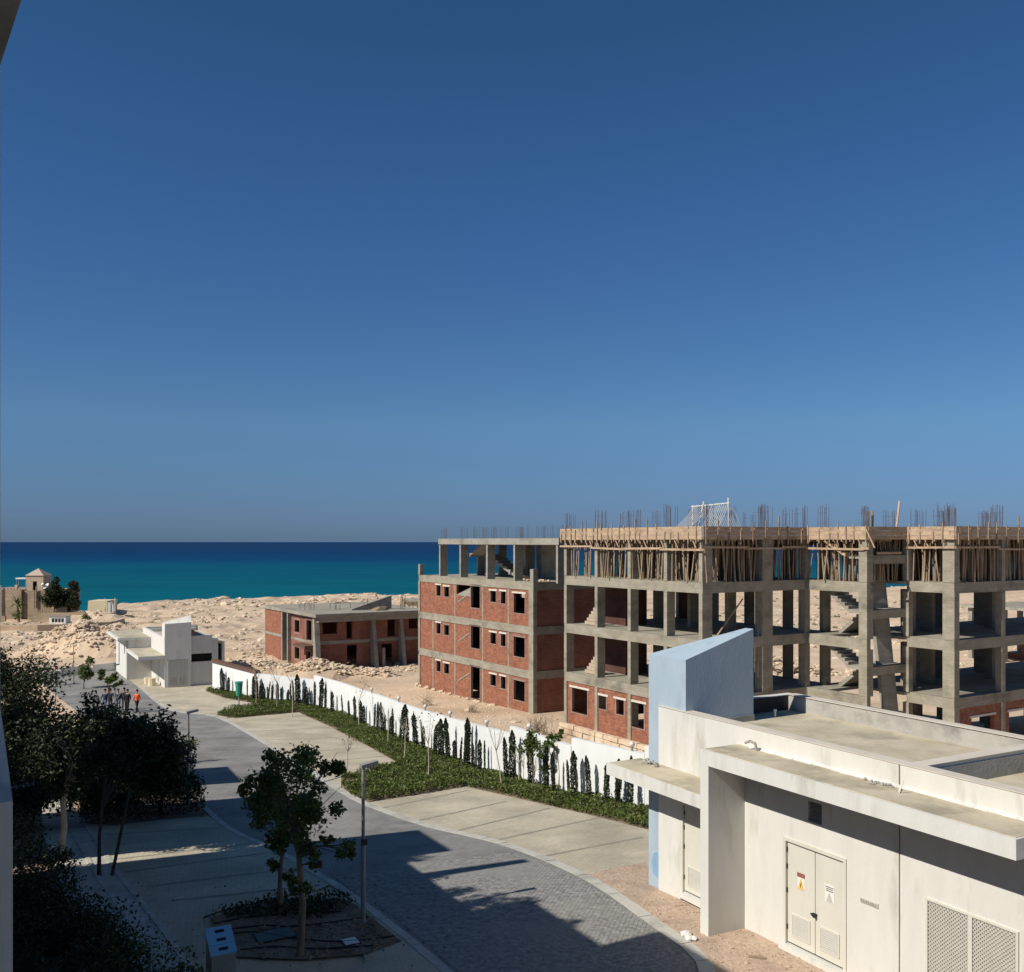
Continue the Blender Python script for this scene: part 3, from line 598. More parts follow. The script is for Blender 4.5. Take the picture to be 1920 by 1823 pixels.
# small louvred window
w0 = MB().box(KP, 1.96, 2.33, 1.2, 1.24, 2.99, 3.41).build('window', M['dark'], kz)
for i in range(5): MB().hexa([KP(1.97, 1.13, 3.0 + i * .08), KP(2.32, 1.13, 3.0 + i * .08), KP(2.32, 1.19, 3.05 + i * .08), KP(1.97, 1.19, 3.05 + i * .08)], [KP(1.97, 1.13, 3.012 + i * .08), KP(2.32, 1.13, 3.012 + i * .08), KP(2.32, 1.19, 3.062 + i * .08), KP(1.97, 1.19, 3.062 + i * .08)]).build('louvre_slat', M['metal'], w0)
# expanded-metal screen
fr = MB(); w = .04
for (a0, a1) in ((4.92, 5.845), (5.845, 6.76)):
    fr.box(KP, a0, a0 + w, 1.06, 1.16, .12, 2.30); fr.box(KP, a1 - w, a1, 1.06, 1.16, .12, 2.30); fr.box(KP, a0 + w, a1 - w, 1.06, 1.16, 2.30 - w, 2.30); fr.box(KP, a0 + w, a1 - w, 1.06, 1.16, .12, .12 + w)
sf = fr.build('screen_frame', M['white2'], kz)
MB().box(KP, 4.94, 6.74, 1.112, 1.15, .16, 2.26).build('screen_backing', M['grille'], sf)
mb = MB()
for (a0, a1) in ((4.96, 5.805), (5.885, 6.72)):
    h0, h1 = .16, 2.26; st = .075
    n = int(((a1 - a0) + (h1 - h0)) / st)
    for i in range(1, n):
        s = i * st
        for flip in (0, 1):
            p = (a0 + max(0, s - (h1 - h0)), h0 + min(s, h1 - h0)); q = (a0 + min(s, a1 - a0), h0 + max(0, s - (a1 - a0)))
            if flip: p = (a0 + a1 - p[0], p[1]); q = (a0 + a1 - q[0], q[1])
            bb = 1.085 + .008 * flip
            mb.bar(KP(p[0], bb, p[1]), KP(q[0], bb, q[1]), .012, .02)
prop(mb.build('screen_mesh', M['grille'], sf), kind='stuff')
nm = MB().box(KP, 3.37, 3.81, 1.075, 1.098, 1.72, 1.80).build('name_strip', M['grille'], kz)
for i in range(9): MB().box(KP, 3.39 + i * .045, 3.415 + i * .045, 1.07, 1.0745, 1.735, 1.785 - (i % 3) * .008).build('letter_mark', M['metal'], nm)
# roof odds and ends, each a thing that lies on the roof
t = thing('drain_pipe_stub', 'bent grey pipe stub standing on the canopy roof near the pier', 'pipe', KP(.55, .86, 4.24))
MB().path([KP(.55, .95, 4.24), KP(.55, .9, 4.42), KP(.45, .84, 4.46), KP(.33, .80, 4.40)], [.03, .03, .03, .03], 8).build('pipe', M['screed_grey'], t)
t = thing('cable_stub', 'thin white cable stub standing on the canopy roof by the wall joint', 'cable', KP(4.55, .75, 4.24))
MB().path([KP(4.35, 1.0, 4.24), KP(4.5, .85, 4.30), KP(4.62, .7, 4.25), KP(4.7, .72, 4.5)], [.012] * 4, 6).build('cable', M['sign_white'], t)
t = thing('rubble_heap', 'small heap of mortar crumbs on the lower canopy beside the blue tower', 'rubble', KP(-3.4, .9, 3.16)); mb = MB()
for i in range(22): mb.sphere(KP(-3.4 + random.gauss(0, .16), .88 + random.gauss(0, .09), 3.17 + random.uniform(0, .06)), random.uniform(.02, .07), 5, 4, .8)
prop(mb.build('crumb', M['screed_grey'], t), kind='stuff')
t = thing('rubble_heap', 'grey mortar crumbs at the foot of the parapet joint on the canopy', 'rubble', KP(4.1, 1.0, 4.24)); mb = MB()
for i in range(26): mb.sphere(KP(4.05 + random.gauss(0, .22), 1.0 - abs(random.gauss(0, .1)), 4.245 + random.uniform(0, .04)), random.uniform(.015, .05), 5, 4, .7)
prop(mb.build('crumb', M['screed_grey'], t), kind='stuff')
t = thing('roof_vent_stub', 'tiny white vent stub on the roof behind the blue tower', 'vent', KP(-2.3, 4.3, 4.26))
MB().tube(KP(-2.3, 4.3, 4.24), KP(-2.3, 4.3, 4.42), .03, .03, 8).build('pipe', M['sign_white'], t)
MB().tube(KP(-2.3, 4.3, 4.42), KP(-2.3, 4.3, 4.47), .05, .045, 8).build('cap', M['sign_white'], t)
t = thing('plank_offcut', 'dark timber offcut lying on gravel before the double doors', 'plank', KP(1.3, .15, 0)); MB().bar(KP(1.25, .05, .03), KP(1.5, .3, .03), .07, .04).build('plank', M['timber'], t)

# ================================================================== far utility building
Q0 = gp(309, 1290); Q = frame(Q0.x, Q0.y, .4857, -.8742, Q0.z)      # t towards us, w away from the street
kf = thing('utility_building', 'small far white utility building with a grey garage door under its tower', 'utility building', Q(-4, 2))
mb = MB()
mb.wall(Q, -13.5, -.25, -.02, .23, -.5, 4.55, [(-9.0, -8.2, 0, 2.3)]); mb.box(Q, -13.5, -13.25, .23, 5.5, -.5, 4.55); mb.box(Q, -13.25, -.5, 5.25, 5.5, -.5, 4.02)
mb.hexa([Q(-.5, 2.36, -.5), Q(-.25, 2.36, -.5), Q(-.25, 4.85, -.5), Q(-.5, 4.85, -.5)], [Q(-.5, 2.36, 1.2), Q(-.25, 2.36, 1.2), Q(-.25, 4.85, 1.2), Q(-.5, 4.85, 1.2)])
mb.box(Q, -.5, -.25, 2.36, 4.3, 2.95, 4.62); mb.box(Q, -.5, -.25, 4.3, 4.85, 1.2, 4.3); mb.box(Q, -.5, -.25, 2.36, 4.3, 1.2, 2.2)
mb.box(Q, -13.25, -13.0, .23, 5.25, 3.9, 4.3)
mb.build('wall', M['white'], kf)
MB().box(Q, -.6, -.5, 2.3, 4.5, 2.0, 3.1).build('window', M['black'], kf)
tw = MB().hexa([Q(-1.5, 0, -.5), Q(0, 0, -.5), Q(0, 2.35, -.5), Q(-.25, 2.35, -.5)], [Q(-1.5, 0, 5.85), Q(0, 0, 5.85), Q(0, 2.35, 5.95), Q(-.25, 2.35, 6.6)]).build('tower', M['white'], kf)
mb = MB(); n = 14
for i in range(n):
    b0 = .25 + i * 1.75 / n; mb.box(Q, .0, .05, b0, b0 + 1.75 / n - .02, .06, 2.45)
gd = mb.build('garage_door', M['grille'], kf)
MB().box(Q, .003, .03, .2, 2.05, 2.45, 2.55).build('door_lintel', M['screed_grey'], gd)
for b0 in (.45, 1.25):
    mb = MB(); mb.box(Q, .05, .06, b0, b0 + .5, .35, .38); mb.box(Q, .05, .06, b0, b0 + .5, .62, .65); mb.box(Q, .05, .06, b0, b0 + .5, .9, .93)
    for k in range(4): mb.box(Q, .05, .058, b0 + k * .16, b0 + k * .16 + .03, .38, .9)
    mb.build('vent', M['screed_grey'], gd)
MB().box(Q, -13.25, -.5, .23, 5.25, 3.8, 4.05).build('roof', M['screed'], kf)
MB().box(Q, -.7, -.5, 2.4, 4.85, 3.9, 4.1).build('roof', M['screed'], kf)
# street-side wing with overhanging roof, lower canopy, and the recess under it
mb = MB(); mb.wall(Q, -16.0, -8.0, -2.3, -2.1, -.6, 3.75, [(-13.9, -13.2, .9, 3.0), (-9.6, -8.9, 2.3, 3.3)]); mb.wall(Q, -2.3, -.02, -8.2, -8.0, -.6, 3.75, (), 'b'); mb.build('wing_wall', M['white'], kf)
mb = MB(); mb.box(Q, -14.0, -13.1, -2.15, -2.12, .8, 3.1); mb.build('window', M['glass'], kf)
MB().box(Q, -9.7, -8.8, -2.15, -2.12, 2.2, 3.4).build('window', M['glass'], kf)
MB().box(Q, -16.8, -7.9, -3.1, -.02, 3.75, 4.0).build('wing_roof', M['white'], kf)
MB().box(Q, -16.6, -8.1, -2.9, -.1, 3.995, 4.02).build('roof_screed', M['screed'], kf)
MB().box(Q, -7.9, 0.0, -2.3, -.02, 2.65, 2.95).build('canopy', M['white'], kf)
MB().box(Q, -7.8, -.1, -2.2, -.03, 2.945, 2.97).build('canopy_screed', M['screed'], kf)
MB().box(Q, -7.9, -7.6, -2.3, -.02, -.6, 2.65).build('pier', M['white'], kf)
dd = MB().box(Q, -4.6, -3.0, -.07, -.021, .05, 2.2).build('door', M['white2'], kf)
MB().box(Q, -4.4, -3.2, -.09, -.071, .2, .7).build('vent', M['grille'], dd)
MB().box(Q, -12.5, -5.0, 2.6, 3.6, 4.05, 4.75).build('roof_plinth', M['rooftile'], kf)
MB().box(Q, -11.2, -6.6, 2.9, 3.4, 4.75, 5.35).build('roof_tank_box', M['rooftile'], kf)
for (nm_, a, b, s, lab) in (('cable_drum', -3.6, -1.0, .3, 'small pale round drum under the far utility building canopy'), ('cable_drum', -2.2, -.8, .35, 'larger pale round drum by the far utility building corner')):
    t = thing(nm_, lab, 'drum', Q(a, b)); MB().tube(Q(a, b, -.05), Q(a, b, s * 1.9), s, s, 10).build('drum', M['cream'], t)

# ================================================================== white boundary wall, panels stepping down to the sea
fw = bpy.data.objects.new('boundary_wall', None); COL.objects.link(fw); WL[fw.name] = Vector((0, 0, 0))
prop(fw, 'long white boundary wall with stepped panels between planting bed and sandy lot', 'wall')
FT = Vector((.5, -.866, 0)); FT = Vector((-.578, 1, 0)).normalized() * -1
def fpt(Y, off=0.0): return Vector((fence_x(Y) + off * .866, Y + off * .5, 0))
FY = [87.5, 84.2, 80.8, 77.5, 73.0, 68.6, 64.3, 60.4, 56.5, 52.5, 48.5, 44.5, 41.8, 39.1, 36.4, 34.5]
SEGS = [(87.5, 77.5), (77.5, 44.5), (44.5, 39.1), (39.1, 36.4), (36.4, 34.5)]
def wall_h(y):
    for f_, n_ in SEGS:
        if f_ >= y >= n_: return 2.12 + .34 * (y - n_) / (f_ - n_)
    return 2.2
for i in range(len(FY) - 1):
    a, b = FY[i], FY[i + 1]; ha, hb_ = wall_h(a - .01), wall_h(b + .01)
    P = fpt(a), fpt(b); s = (P[1] - P[0]).normalized(); nrm = Vector((-s.y, s.x, 0)) * .11
    za, zb = gz(a), gz(b)
    q = [P[0] - nrm, P[1] - nrm - s * .012, P[1] + nrm - s * .012, P[0] + nrm]
    zz = [za, zb, zb, za]; hh = [ha, hb_, hb_, ha]
    MB().hexa([Vector((v.x, v.y, z - .5)) for v, z in zip(q, zz)], [Vector((v.x, v.y, z + h)) for v, z, h in zip(q, zz, hh)]).build('wall_panel', M['fence'], fw)
    if i < 2:
        q2 = [P[0] - nrm * 2.2, P[1] - nrm * 2.2, P[1] + nrm * 2.2, P[0] + nrm * 2.2]
        MB().hexa([Vector((v.x, v.y, z + h + .003)) for v, z, h in zip(q2, zz, hh)], [Vector((v.x, v.y, z + h + .25)) for v, z, h in zip(q2, zz, hh)]).build('coping', M['rooftile'], fw)
# globe lights standing behind the wall on the lot side
for i, (px, py, lab) in enumerate(((697, 1298, 'globe light on the white wall, farthest of the row'), (748, 1314, 'globe light on the white wall, second of the row from the sea'), (797, 1331, 'globe light on the white wall beside the bare forked twigs'), (844, 1350, 'globe light on the white wall above a tall cypress'), (913, 1357, 'globe light on the white wall beside the big bare sapling'), (992, 1361, 'globe light on the white wall behind the broad-leaved sapling'), (1184, 1377, 'globe light on the white wall, nearest the blue tower'))):
    # find the wall point in this direction
    lo = min(np.linspace(34, 88, 800), key=lambda Y: abs(fence_x(Y) / Y - (px - 960) / F)); p = fpt(lo); z = gz(lo) + wall_h(lo)
    t = thing('globe_light', lab, 'light', (p.x, p.y, z), 'globe lights along the white wall')
    MB().tube((p.x, p.y, z - .1), (p.x, p.y, z + .16), .045, .045, 6).build('post', M['metal'], t)
    MB().sphere((p.x, p.y, z + .25), .115, 8, 6).build('globe', M['lamp_glass'], t, smooth=True)
# ================================================================== red brick block (three storeys and an open roof frame)
B0 = at(785, 1283, 90.0); TX, TY = .528, -.849
BF = frame(B0.x, B0.y, TX, TY)
BZ = [B0.z, B0.z + 3.42, B0.z + 6.83, B0.z + 10.25, B0.z + 13.62]
def line_t(px, o, w=0.0, ax='t'):     # distance along a facade line at which it crosses a photo column
    u = (px - 960) / F
    ox, oy = (o.x - TY * w, o.y + TX * w) if ax == 't' else (o.x + TX * w, o.y + TY * w)
    dx, dy = (TX, TY) if ax == 't' else (-TY, TX)
    return (u * oy - ox) / (dx - u * dy)
bt = lambda px: line_t(px, B0)
def bzv(px, py): t = bt(px); return CZ - (py - HOR) / F * (B0.y + TY * t)
BL = bt(1000); BD = 11.0
bb = thing('brick_building', 'red brick three-storey shell with square window holes and open roof frame', 'building', BF(BL / 2, 5, BZ[0]))
# bricks infill per storey
top_op = [(bt(817.5), bt(825), bzv(820, 1117), bzv(820, 1097)), (bt(832), bt(841), bzv(836, 1119), bzv(836, 1100)), (bt(882), bt(899), bzv(890, 1140), bzv(890, 1099)),
          (bt(918.5), bt(929), bzv(924, 1129), bzv(924, 1108)), (bt(938), bt(947), bzv(942, 1132), bzv(942, 1109)), (bt(962), bt(983), bzv(972, 1150), bzv(972, 1113))]
ops = []
for fl in range(3):
    dz = (fl - 2) * 3.415
    ops.append([(a, b, c + dz, d + dz) for a, b, c, d in top_op])
ops[0][2] = (ops[0][2][0], ops[0][2][1], BZ[0] + .1, ops[0][2][3])
for fl in range(3):
    z0, z1 = BZ[fl] + (.0 if fl else -.2), BZ[fl + 1] - .62
    holes = list(ops[fl])
    if fl == 2: holes.append((bt(855), bt(881), z1 - .95, z1 + .1))
    MB().wall(BF, .25, BL - .02, .06, .26, z0, z1, holes).build('brick_wall', M['brick'], bb)
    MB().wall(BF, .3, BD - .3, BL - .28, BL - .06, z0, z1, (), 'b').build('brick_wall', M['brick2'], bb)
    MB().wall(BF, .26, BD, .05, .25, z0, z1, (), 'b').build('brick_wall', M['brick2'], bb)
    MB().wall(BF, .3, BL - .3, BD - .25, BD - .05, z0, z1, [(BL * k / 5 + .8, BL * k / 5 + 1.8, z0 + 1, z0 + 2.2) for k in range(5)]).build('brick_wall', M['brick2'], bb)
    for h in ops[fl]:
        MB().box(BF, h[0] - .2, h[1] + .2, .0, .255, h[3], h[3] + .13).build('lintel', M['lintel'] if random.random() < .6 else M['reveal'], bb)
        mb = MB(); e = .07
        mb.box(BF, h[0] - e, h[0] + .004, .04, .24, h[2], h[3]); mb.box(BF, h[1] - .004, h[1] + e, .04, .24, h[2], h[3]); mb.box(BF, h[0] - e, h[1] + e, .035, .25, h[2] - .08, h[2])
        mb.build('window_reveal', M['reveal'], bb)
    if fl == 2:
        a0, a1 = bt(855), bt(881)
        MB().hexa([BF(a0, .03, z1 - .95), BF(a1, .03, z1 - .95), BF(a1, .2, z1 - .95), BF(a0, .2, z1 - .95)][::1], [BF(a0, .03, z1 - .9), BF(a1, .03, z1 - .2), BF(a1, .2, z1 - .2), BF(a0, .2, z1 - .9)]).build('stair_edge', M['conc2'], bb)
    # stair flight behind the tall openings breaks through the infill as a slanted concrete strip
    a0, a1 = bt(858), bt(880); zz = BZ[fl] + 1.75
    MB().hexa([BF(a0, .02, zz - .55), BF(a1, .02, zz + .35), BF(a1, .1, zz + .35), BF(a0, .1, zz - .55)], [BF(a0, .02, zz - .43), BF(a1, .02, zz + .47), BF(a1, .1, zz + .47), BF(a0, .1, zz - .43)]).build('stair_edge', M['conc2'], bb)
for fl in range(3):   # ring beams and slabs
    zt = BZ[fl + 1]
    mb = MB(); mb.box(BF, .0, BL, .0, .3, zt - .62, zt); mb.build('beam', M['conc'], bb)
    mb = MB(); mb.box(BF, BL - .3, BL, .3, BD, zt - .62, zt); mb.build('beam', M['conc'], bb)
    mb = MB(); mb.box(BF, .0, .3, .3, BD, zt - .62, zt); mb.build('beam', M['conc'], bb)
    MB().box(BF, .3, BL - .3, .3, BD, zt - .2, zt - .01).build('floor_slab', M['slabtop'], bb)
cols_t = [bt(811), bt(852), bt(904), bt(952)]
for fl in range(3):
    for k, t_ in enumerate(cols_t):
        if fl == 2 and k == 0: continue
        MB().box(BF, t_ - .1, t_ + .1, .045, .4, BZ[fl], BZ[fl + 1] - .622).build('column', M['conc'], bb)
    MB().box(BF, -.03, .3, -.03, .5, BZ[fl] - .3, BZ[fl + 1] - .622).build('column', M['conc'], bb)
    MB().box(BF, BL - .62, BL + .03, -.03, .32, BZ[fl] - .3, BZ[fl + 1] - .622).build('column', M['conc'], bb)
for (a, b) in ((-.03, .33), (BL - .42, BL + .03)):
    MB().box(BF, a, b, -.03, .4, BZ[3], BZ[3] + 1.0).build('column_stub', M['conc2'], bb)
# rooftop frame
pt = [bt(818), bt(856), bt(906), bt(957), bt(1037)]
for t_ in pt:
    for w_ in (.35, 4.3, 8.4):
        MB().box(BF, t_ - .12, t_ + .12, w_, w_ + .75, BZ[3], BZ[4] - .52).build('column', M['conc2'], bb)
mb = MB(); mb.box(BF, pt[0] - .2, pt[-1] + .3, .3, .6, BZ[4] - .5, BZ[4]); mb.build('beam', M['conc2'], bb)
MB().box(BF, pt[0] - .2, pt[-1] + .3, 8.9, 9.2, BZ[4] - .5, BZ[4]).build('beam', M['conc2'], bb)
MB().box(BF, pt[0] - .2, pt[0] + .1, .6, 8.9, BZ[4] - .5, BZ[4]).build('beam', M['conc2'], bb)
MB().box(BF, pt[-1] + .0, pt[-1] + .3, .6, 8.9, BZ[4] - .5, BZ[4]).build('beam', M['conc2'], bb)
MB().box(BF, pt[0] + .1, pt[-1], .6, 8.9, BZ[4] - .22, BZ[4] - .012).build('roof_slab', M['slabtop'], bb)
def flight(fr, a0, a1, b0, b1, z0, z1, name, parent, mat, along='a', n=8, th=.16):
    "stair flight with steps on a sloped slab"
    mb = MB(); P = (lambda u, t, z: fr(u, t, z)) if along == 'a' else (lambda u, t, z: fr(t, u, z))
    mb.hexa([P(a0, b0, z0 - th), P(a1, b0, z1 - th), P(a1, b1, z1 - th), P(a0, b1, z0 - th)], [P(a0, b0, z0), P(a1, b0, z1), P(a1, b1, z1), P(a0, b1, z0)])
    for i in range(n):
        u0 = a0 + (a1 - a0) * i / n; u1 = a0 + (a1 - a0) * (i + 1) / n; zt = z0 + (z1 - z0) * (i + 1) / n; zb = z0 + (z1 - z0) * i / n
        mb.hexa([P(u0, b0 + .01, zb), P(u1, b0 + .01, zb + (zt - zb)), P(u1, b1 - .01, zt), P(u0, b1 - .01, zb)], [P(u0, b0 + .01, zt), P(u1, b0 + .01, zt + .002), P(u1, b1 - .01, zt + .002), P(u0, b1 - .01, zt)])
    return mb.build(name, mat, parent)
zm = (BZ[3] + BZ[4]) / 2 + .3
flight(BF, pt[1] + .1, pt[2] - 1.2, 1.2, 2.5, zm, BZ[4] - .1, 'stair_flight', bb, M['conc2'])
MB().box(BF, pt[1] - .3, pt[1] + .3, 1.2, 4.0, zm - .2, zm).build('stair_landing', M['conc2'], bb)
flight(BF, pt[2] + 1.5, pt[1] + .3, 2.7, 4.0, BZ[3], zm, 'stair_flight', bb, M['conc2'])
MB().box(BF, pt[2] - .9, pt[2] + .3, 4.0, 4.3, BZ[3], BZ[4] - .5).build('shear_wall', M['conc2'], bb)
MB().box(BF, pt[2] + 1.2, pt[2] + 3.2, 5.0, 5.25, BZ[3], BZ[4] - .5).build('shear_wall', M['conc2'], bb)
MB().box(BF, pt[0] + 1.0, pt[0] + 2.2, 6.0, 6.3, BZ[3], BZ[3] + 1.6).build('upstand', M['conc2'], bb)
mb = MB()
for i in range(16): mb.sphere(BF(BL - random.uniform(.5, 4), random.uniform(.6, 2), BZ[3] + .05), random.uniform(.06, .16), 5, 4, .7)
prop(mb.build('rubble', M['rock'], bb), kind='stuff')
mb = MB(); 
for i in range(30): mb.sphere(BF(random.uniform(0, BL), -.25 - random.random() * .25, BZ[0] + (gz(90 - 16 * .8) - BZ[0]) * 0 + random.uniform(-.15, .1)), random.uniform(.1, .28), 6, 4, .7)
prop(mb.build('footing_rubble', M['rock'], bb), kind='stuff')
def bars(fr, t_, w_, z, h, n, sx, sw, parent, name='rebar_cluster', lean=.02, r=.012):
    mb = MB()
    for i in range(n):
        a = t_ + sx * (i / max(1, n - 1) - .5); b = w_ + random.choice((-.5, .5)) * sw
        hh = h * random.uniform(.9, 1.08)
        mb.tube(fr(a, b, z - .05), fr(a + random.gauss(0, lean), b + random.gauss(0, lean), z + hh), r, r, 4)
    for zz in (.25, .7): mb.tube(fr(t_ - sx / 2, w_ - sw / 2, z + h * zz), fr(t_ + sx / 2, w_ - sw / 2, z + h * zz), r * .7, r * .7, 4)
    return prop(mb.build(name, M['rebar'], parent), kind='stuff')
for px, n in ((821, 7), (860, 6), (881, 6), (899, 8), (915, 8), (934, 6), (962, 8), (971, 5), (1002, 7), (1018, 5), (1041, 8)):
    bars(BF, bt(px), .6, BZ[4], .95, n, .55, .4, bb)

# ================================================================== long concrete frame with timber formwork on its top deck
A0 = at(1058, 1353, 66.7); AF = frame(A0.x, A0.y, TX, TY)
AZ = [A0.z, CZ - 9.0, CZ - 5.67, CZ - 2.35, CZ + .15]      # ground, three floor levels, underside of the new deck
DT = CZ + .89
atx = lambda px: line_t(px, A0)
TA, WB, TC, WG, TE = 13.8, 8.6, 18.3, 12.26, 21.4
ca = thing('concrete_frame_building', 'long unfinished concrete frame building with bare columns and open floors', 'building', AF(9, 6, AZ[0]))
colA = [0.15, atx(1118), atx(1180), atx(1248), TA - .15]
# edge list: (t0,w0,t1,w1)
edges = [((0, 0), (TA, 0)), ((TA, 0), (TA, WB)), ((TA, WB), (TC, WB)), ((TC, WG), (TE, WG)), ((TE, WG), (TE, 34))]
def seg_box(p, q, z0, z1, th, inset=0.0, e0=0.0, e1=0.0):
    "beam box along p->q, its outer face on the line, thickness th towards inside"
    (t0, w0), (t1, w1) = p, q
    if t0 == t1: return (t0 - th - inset, t0 - inset, w0 + e0, w1 - e1, z0, z1)
    return (t0 + e0, t1 - e1, w0 + inset, w0 + th + inset, z0, z1)
for k in (1, 2, 3):
    zt = AZ[k]
    for i, (p, q) in enumerate(edges):
        e0 = .32 if p[0] == q[0] else 0.0
        MB().box(AF, *seg_box(p, q, zt - .62, zt, .32, 0, e0)).build('beam', M['conc'], ca)
    MB().box(AF, 0, .32, .33, 11, zt - .62, zt).build('beam', M['conc'], ca)
    for t_ in colA[1:4]: MB().box(AF, t_ - .14, t_ + .14, .33, 11, zt - .6, zt - .2).build('beam', M['conc2'], ca)
    MB().box(AF, .33, TA - .33, .33, 11, zt - .19, zt - .012).build('floor_slab', M['slabtop'], ca)
    MB().box(AF, TA - .32, 15.2, WB + .33, 17.5, zt - .19, zt - .013).build('floor_slab', M['slabtop'], ca)
    MB().box(AF, 15.21, TC, 12.0, 17.5, zt - .19, zt - .014).build('floor_slab', M['slabtop'], ca)
    MB().box(AF, TC + .01, TE - .33, WG + .33, 34, zt - .19, zt - .012).build('floor_slab', M['slabtop'], ca)
    MB().box(AF, 13.5, TC, 17.51, 34, zt - .19, zt - .015).build('floor_slab', M['slabtop'], ca)
    MB().box(AF, .35, TA, 10.7, 11.0, zt - .6, zt - .2).build('beam', M['conc2'], ca)
def column(t0, t1, w0, w1, z0, z1, mat='conc'): return MB().box(AF, t0, t1, w0, w1, z0, z1).build('column', M[mat], ca)
tops = [AZ[1] - .622, AZ[2] - .622, AZ[3] - .622, AZ[4]]
wB = [line_t(1432, A0, TA, 'w'), line_t(1503, A0, TA, 'w')]
eF = [line_t(x, A0, TE, 'w') for x in (1878, 1975, 2060)]
for k in range(4):
    z0, z1 = AZ[k] - (.6 if k == 0 else 0), tops[k]
    for j, t_ in enumerate(colA):
        dw = .62 if j < 4 else .75
        column(t_ - .15, t_ + .15, -.02, dw, z0, z1)
        if j in (1, 2, 3, 4): column(t_ - .15, t_ + .15, 5.0, 5.7, z0, z1)
        column(t_ - .15, t_ + .15, 10.2, 10.9, z0, z1)
    column(TA - .6, TA + .02, wB[0] - .12, wB[0] + .2, z0, z1); column(TA - .55, TA + .02, WB - .05, WB + .35, z0, z1)
    column(TC - .55, TC + .03, WB - .03, WB + .52, z0, AZ[4] + .3 if k == 3 else z1)
    column(TC - .2, TC + .2, WG - .1, WG + .3, z0, z1)
    column(TE - .72, TE + .03, WG - .03, WG + .45, z0, z1)
    for w_ in eF: column(TE - .4, TE + .03, w_, w_ + .35, z0, z1)
    for (t_, w_) in ((15.3, 17.2), (17.9, 17.0), (14.0, 22), (17.5, 22), (14.0, 27), (18.0, 27), (17.6, 31)): column(t_ - .15, t_ + .4, w_ - .3, w_ + .3, z0, z1, 'conc2')
# landings in the stair bay, half way between floors, and the flights
for k in range(4):
    zl = (AZ[k] + AZ[k + 1]) / 2 if k < 3 else AZ[3] + 1.55
    MB().box(AF, TC - .3, TC, WB + .53, WG - .11, zl - .5, zl).build('landing_beam', M['conc'], ca)
    MB().box(AF, TC - 1.6, TC - .3, WB + .3, WG + .2, zl - .2, zl - .01).build('stair_landing', M['conc2'], ca)
    if k < 3:
        flight(AF, TC - 1.6, 14.6, WB + .35, WB + 1.75, zl - .02, AZ[k + 1] - .1, 'stair_flight', ca, M['conc2'])
        flight(AF, 14.6, TC - 1.6, WG - 1.6, WG - .1, AZ[k], zl - .02, 'stair_flight', ca, M['conc2'])
MB().hexa([AF(TC - .25, WG - 1.6, AZ[0]), AF(TC, WG - 1.6, AZ[0]), AF(TC, WG - .4, AZ[0]), AF(TC - .25, WG - .4, AZ[0])], [AF(TC - 1.85, WG - 1.7, AZ[4] - .6), AF(TC - 1.6, WG - 1.7, AZ[4] - .6), AF(TC - 1.6, WG - .15, AZ[4] - .6), AF(TC - 1.85, WG - .15, AZ[4] - .6)]).build('shear_wall', M['conc2'], ca)
# ground floor infill with windows, stepped half-built partitions above
gz1 = AZ[1] - .622
def azv(px, py): return CZ - (py - HOR) / F * (A0.y + TY * atx(px))
wins = [(atx(1071), atx(1100), azv(1086, 1338), azv(1086, 1292)), (atx(1121), atx(1135), azv(1128, 1330), azv(1128, 1305)), (atx(1154), atx(1168.5), azv(1161, 1340), azv(1161, 1312)), (atx(1183), atx(1206), azv(1194, 1365), azv(1194, 1318)), (atx(1225), atx(1240), azv(1230, 1375), azv(1230, 1322)), (atx(1262), atx(1285), azv(1270, 1390), azv(1270, 1325))]
MB().wall(AF, .3, TA - .3, .07, .28, AZ[0] - .05, gz1, wins).build('brick_wall', M['brick'], ca)
for h in wins:
    MB().box(AF, h[0] - .25, h[1] + .25, .02, .275, h[3], h[3] + .13).build('lintel', M['lintel'], ca)
    mb = MB(); mb.box(AF, h[0] - .1, h[0] + .003, .05, .25, h[2], h[3]); mb.box(AF, h[1] - .003, h[1] + .1, .05, .25, h[2], h[3]); mb.box(AF, h[0] - .1, h[1] + .1, .05, .26, h[2] - .08, h[2]); mb.build('window_reveal', M['reveal'], ca)
MB().wall(AF, .3, 10.8, .07, .28, AZ[0] - .05, gz1, (), 'b').build('brick_wall', M['brick2'], ca)
MB().wall(AF, .3, TA - .3, 10.5, 10.7, AZ[0] - .05, gz1, [(3, 4.5, AZ[0] + 1, AZ[0] + 2.3)]).build('brick_wall', M['brick2'], ca)
mb = MB(); 
MB().wall(AF, WG + .5, 33, TE - .28, TE - .07, AZ[0] - .05, gz1, [(eF[0] - 2.9, eF[0] - .7, AZ[0] + .9, AZ[0] + 2.2), (eF[0] + .9, eF[0] + 2.8, AZ[0] + .3, AZ[0] + 2.2)], 'b').build('brick_wall', M['brick'], ca)
MB().box(AF, TE - .3, TE - .03, eF[0] - 3.1, eF[0] - .5, AZ[0] + 2.2, AZ[0] + 2.33).build('lintel', M['lintel'], ca)
MB().box(AF, TE - .3, TE - .03, eF[0] + .7, eF[0] + 3.0, AZ[0] + 2.2, AZ[0] + 2.33).build('lintel', M['lintel'], ca)
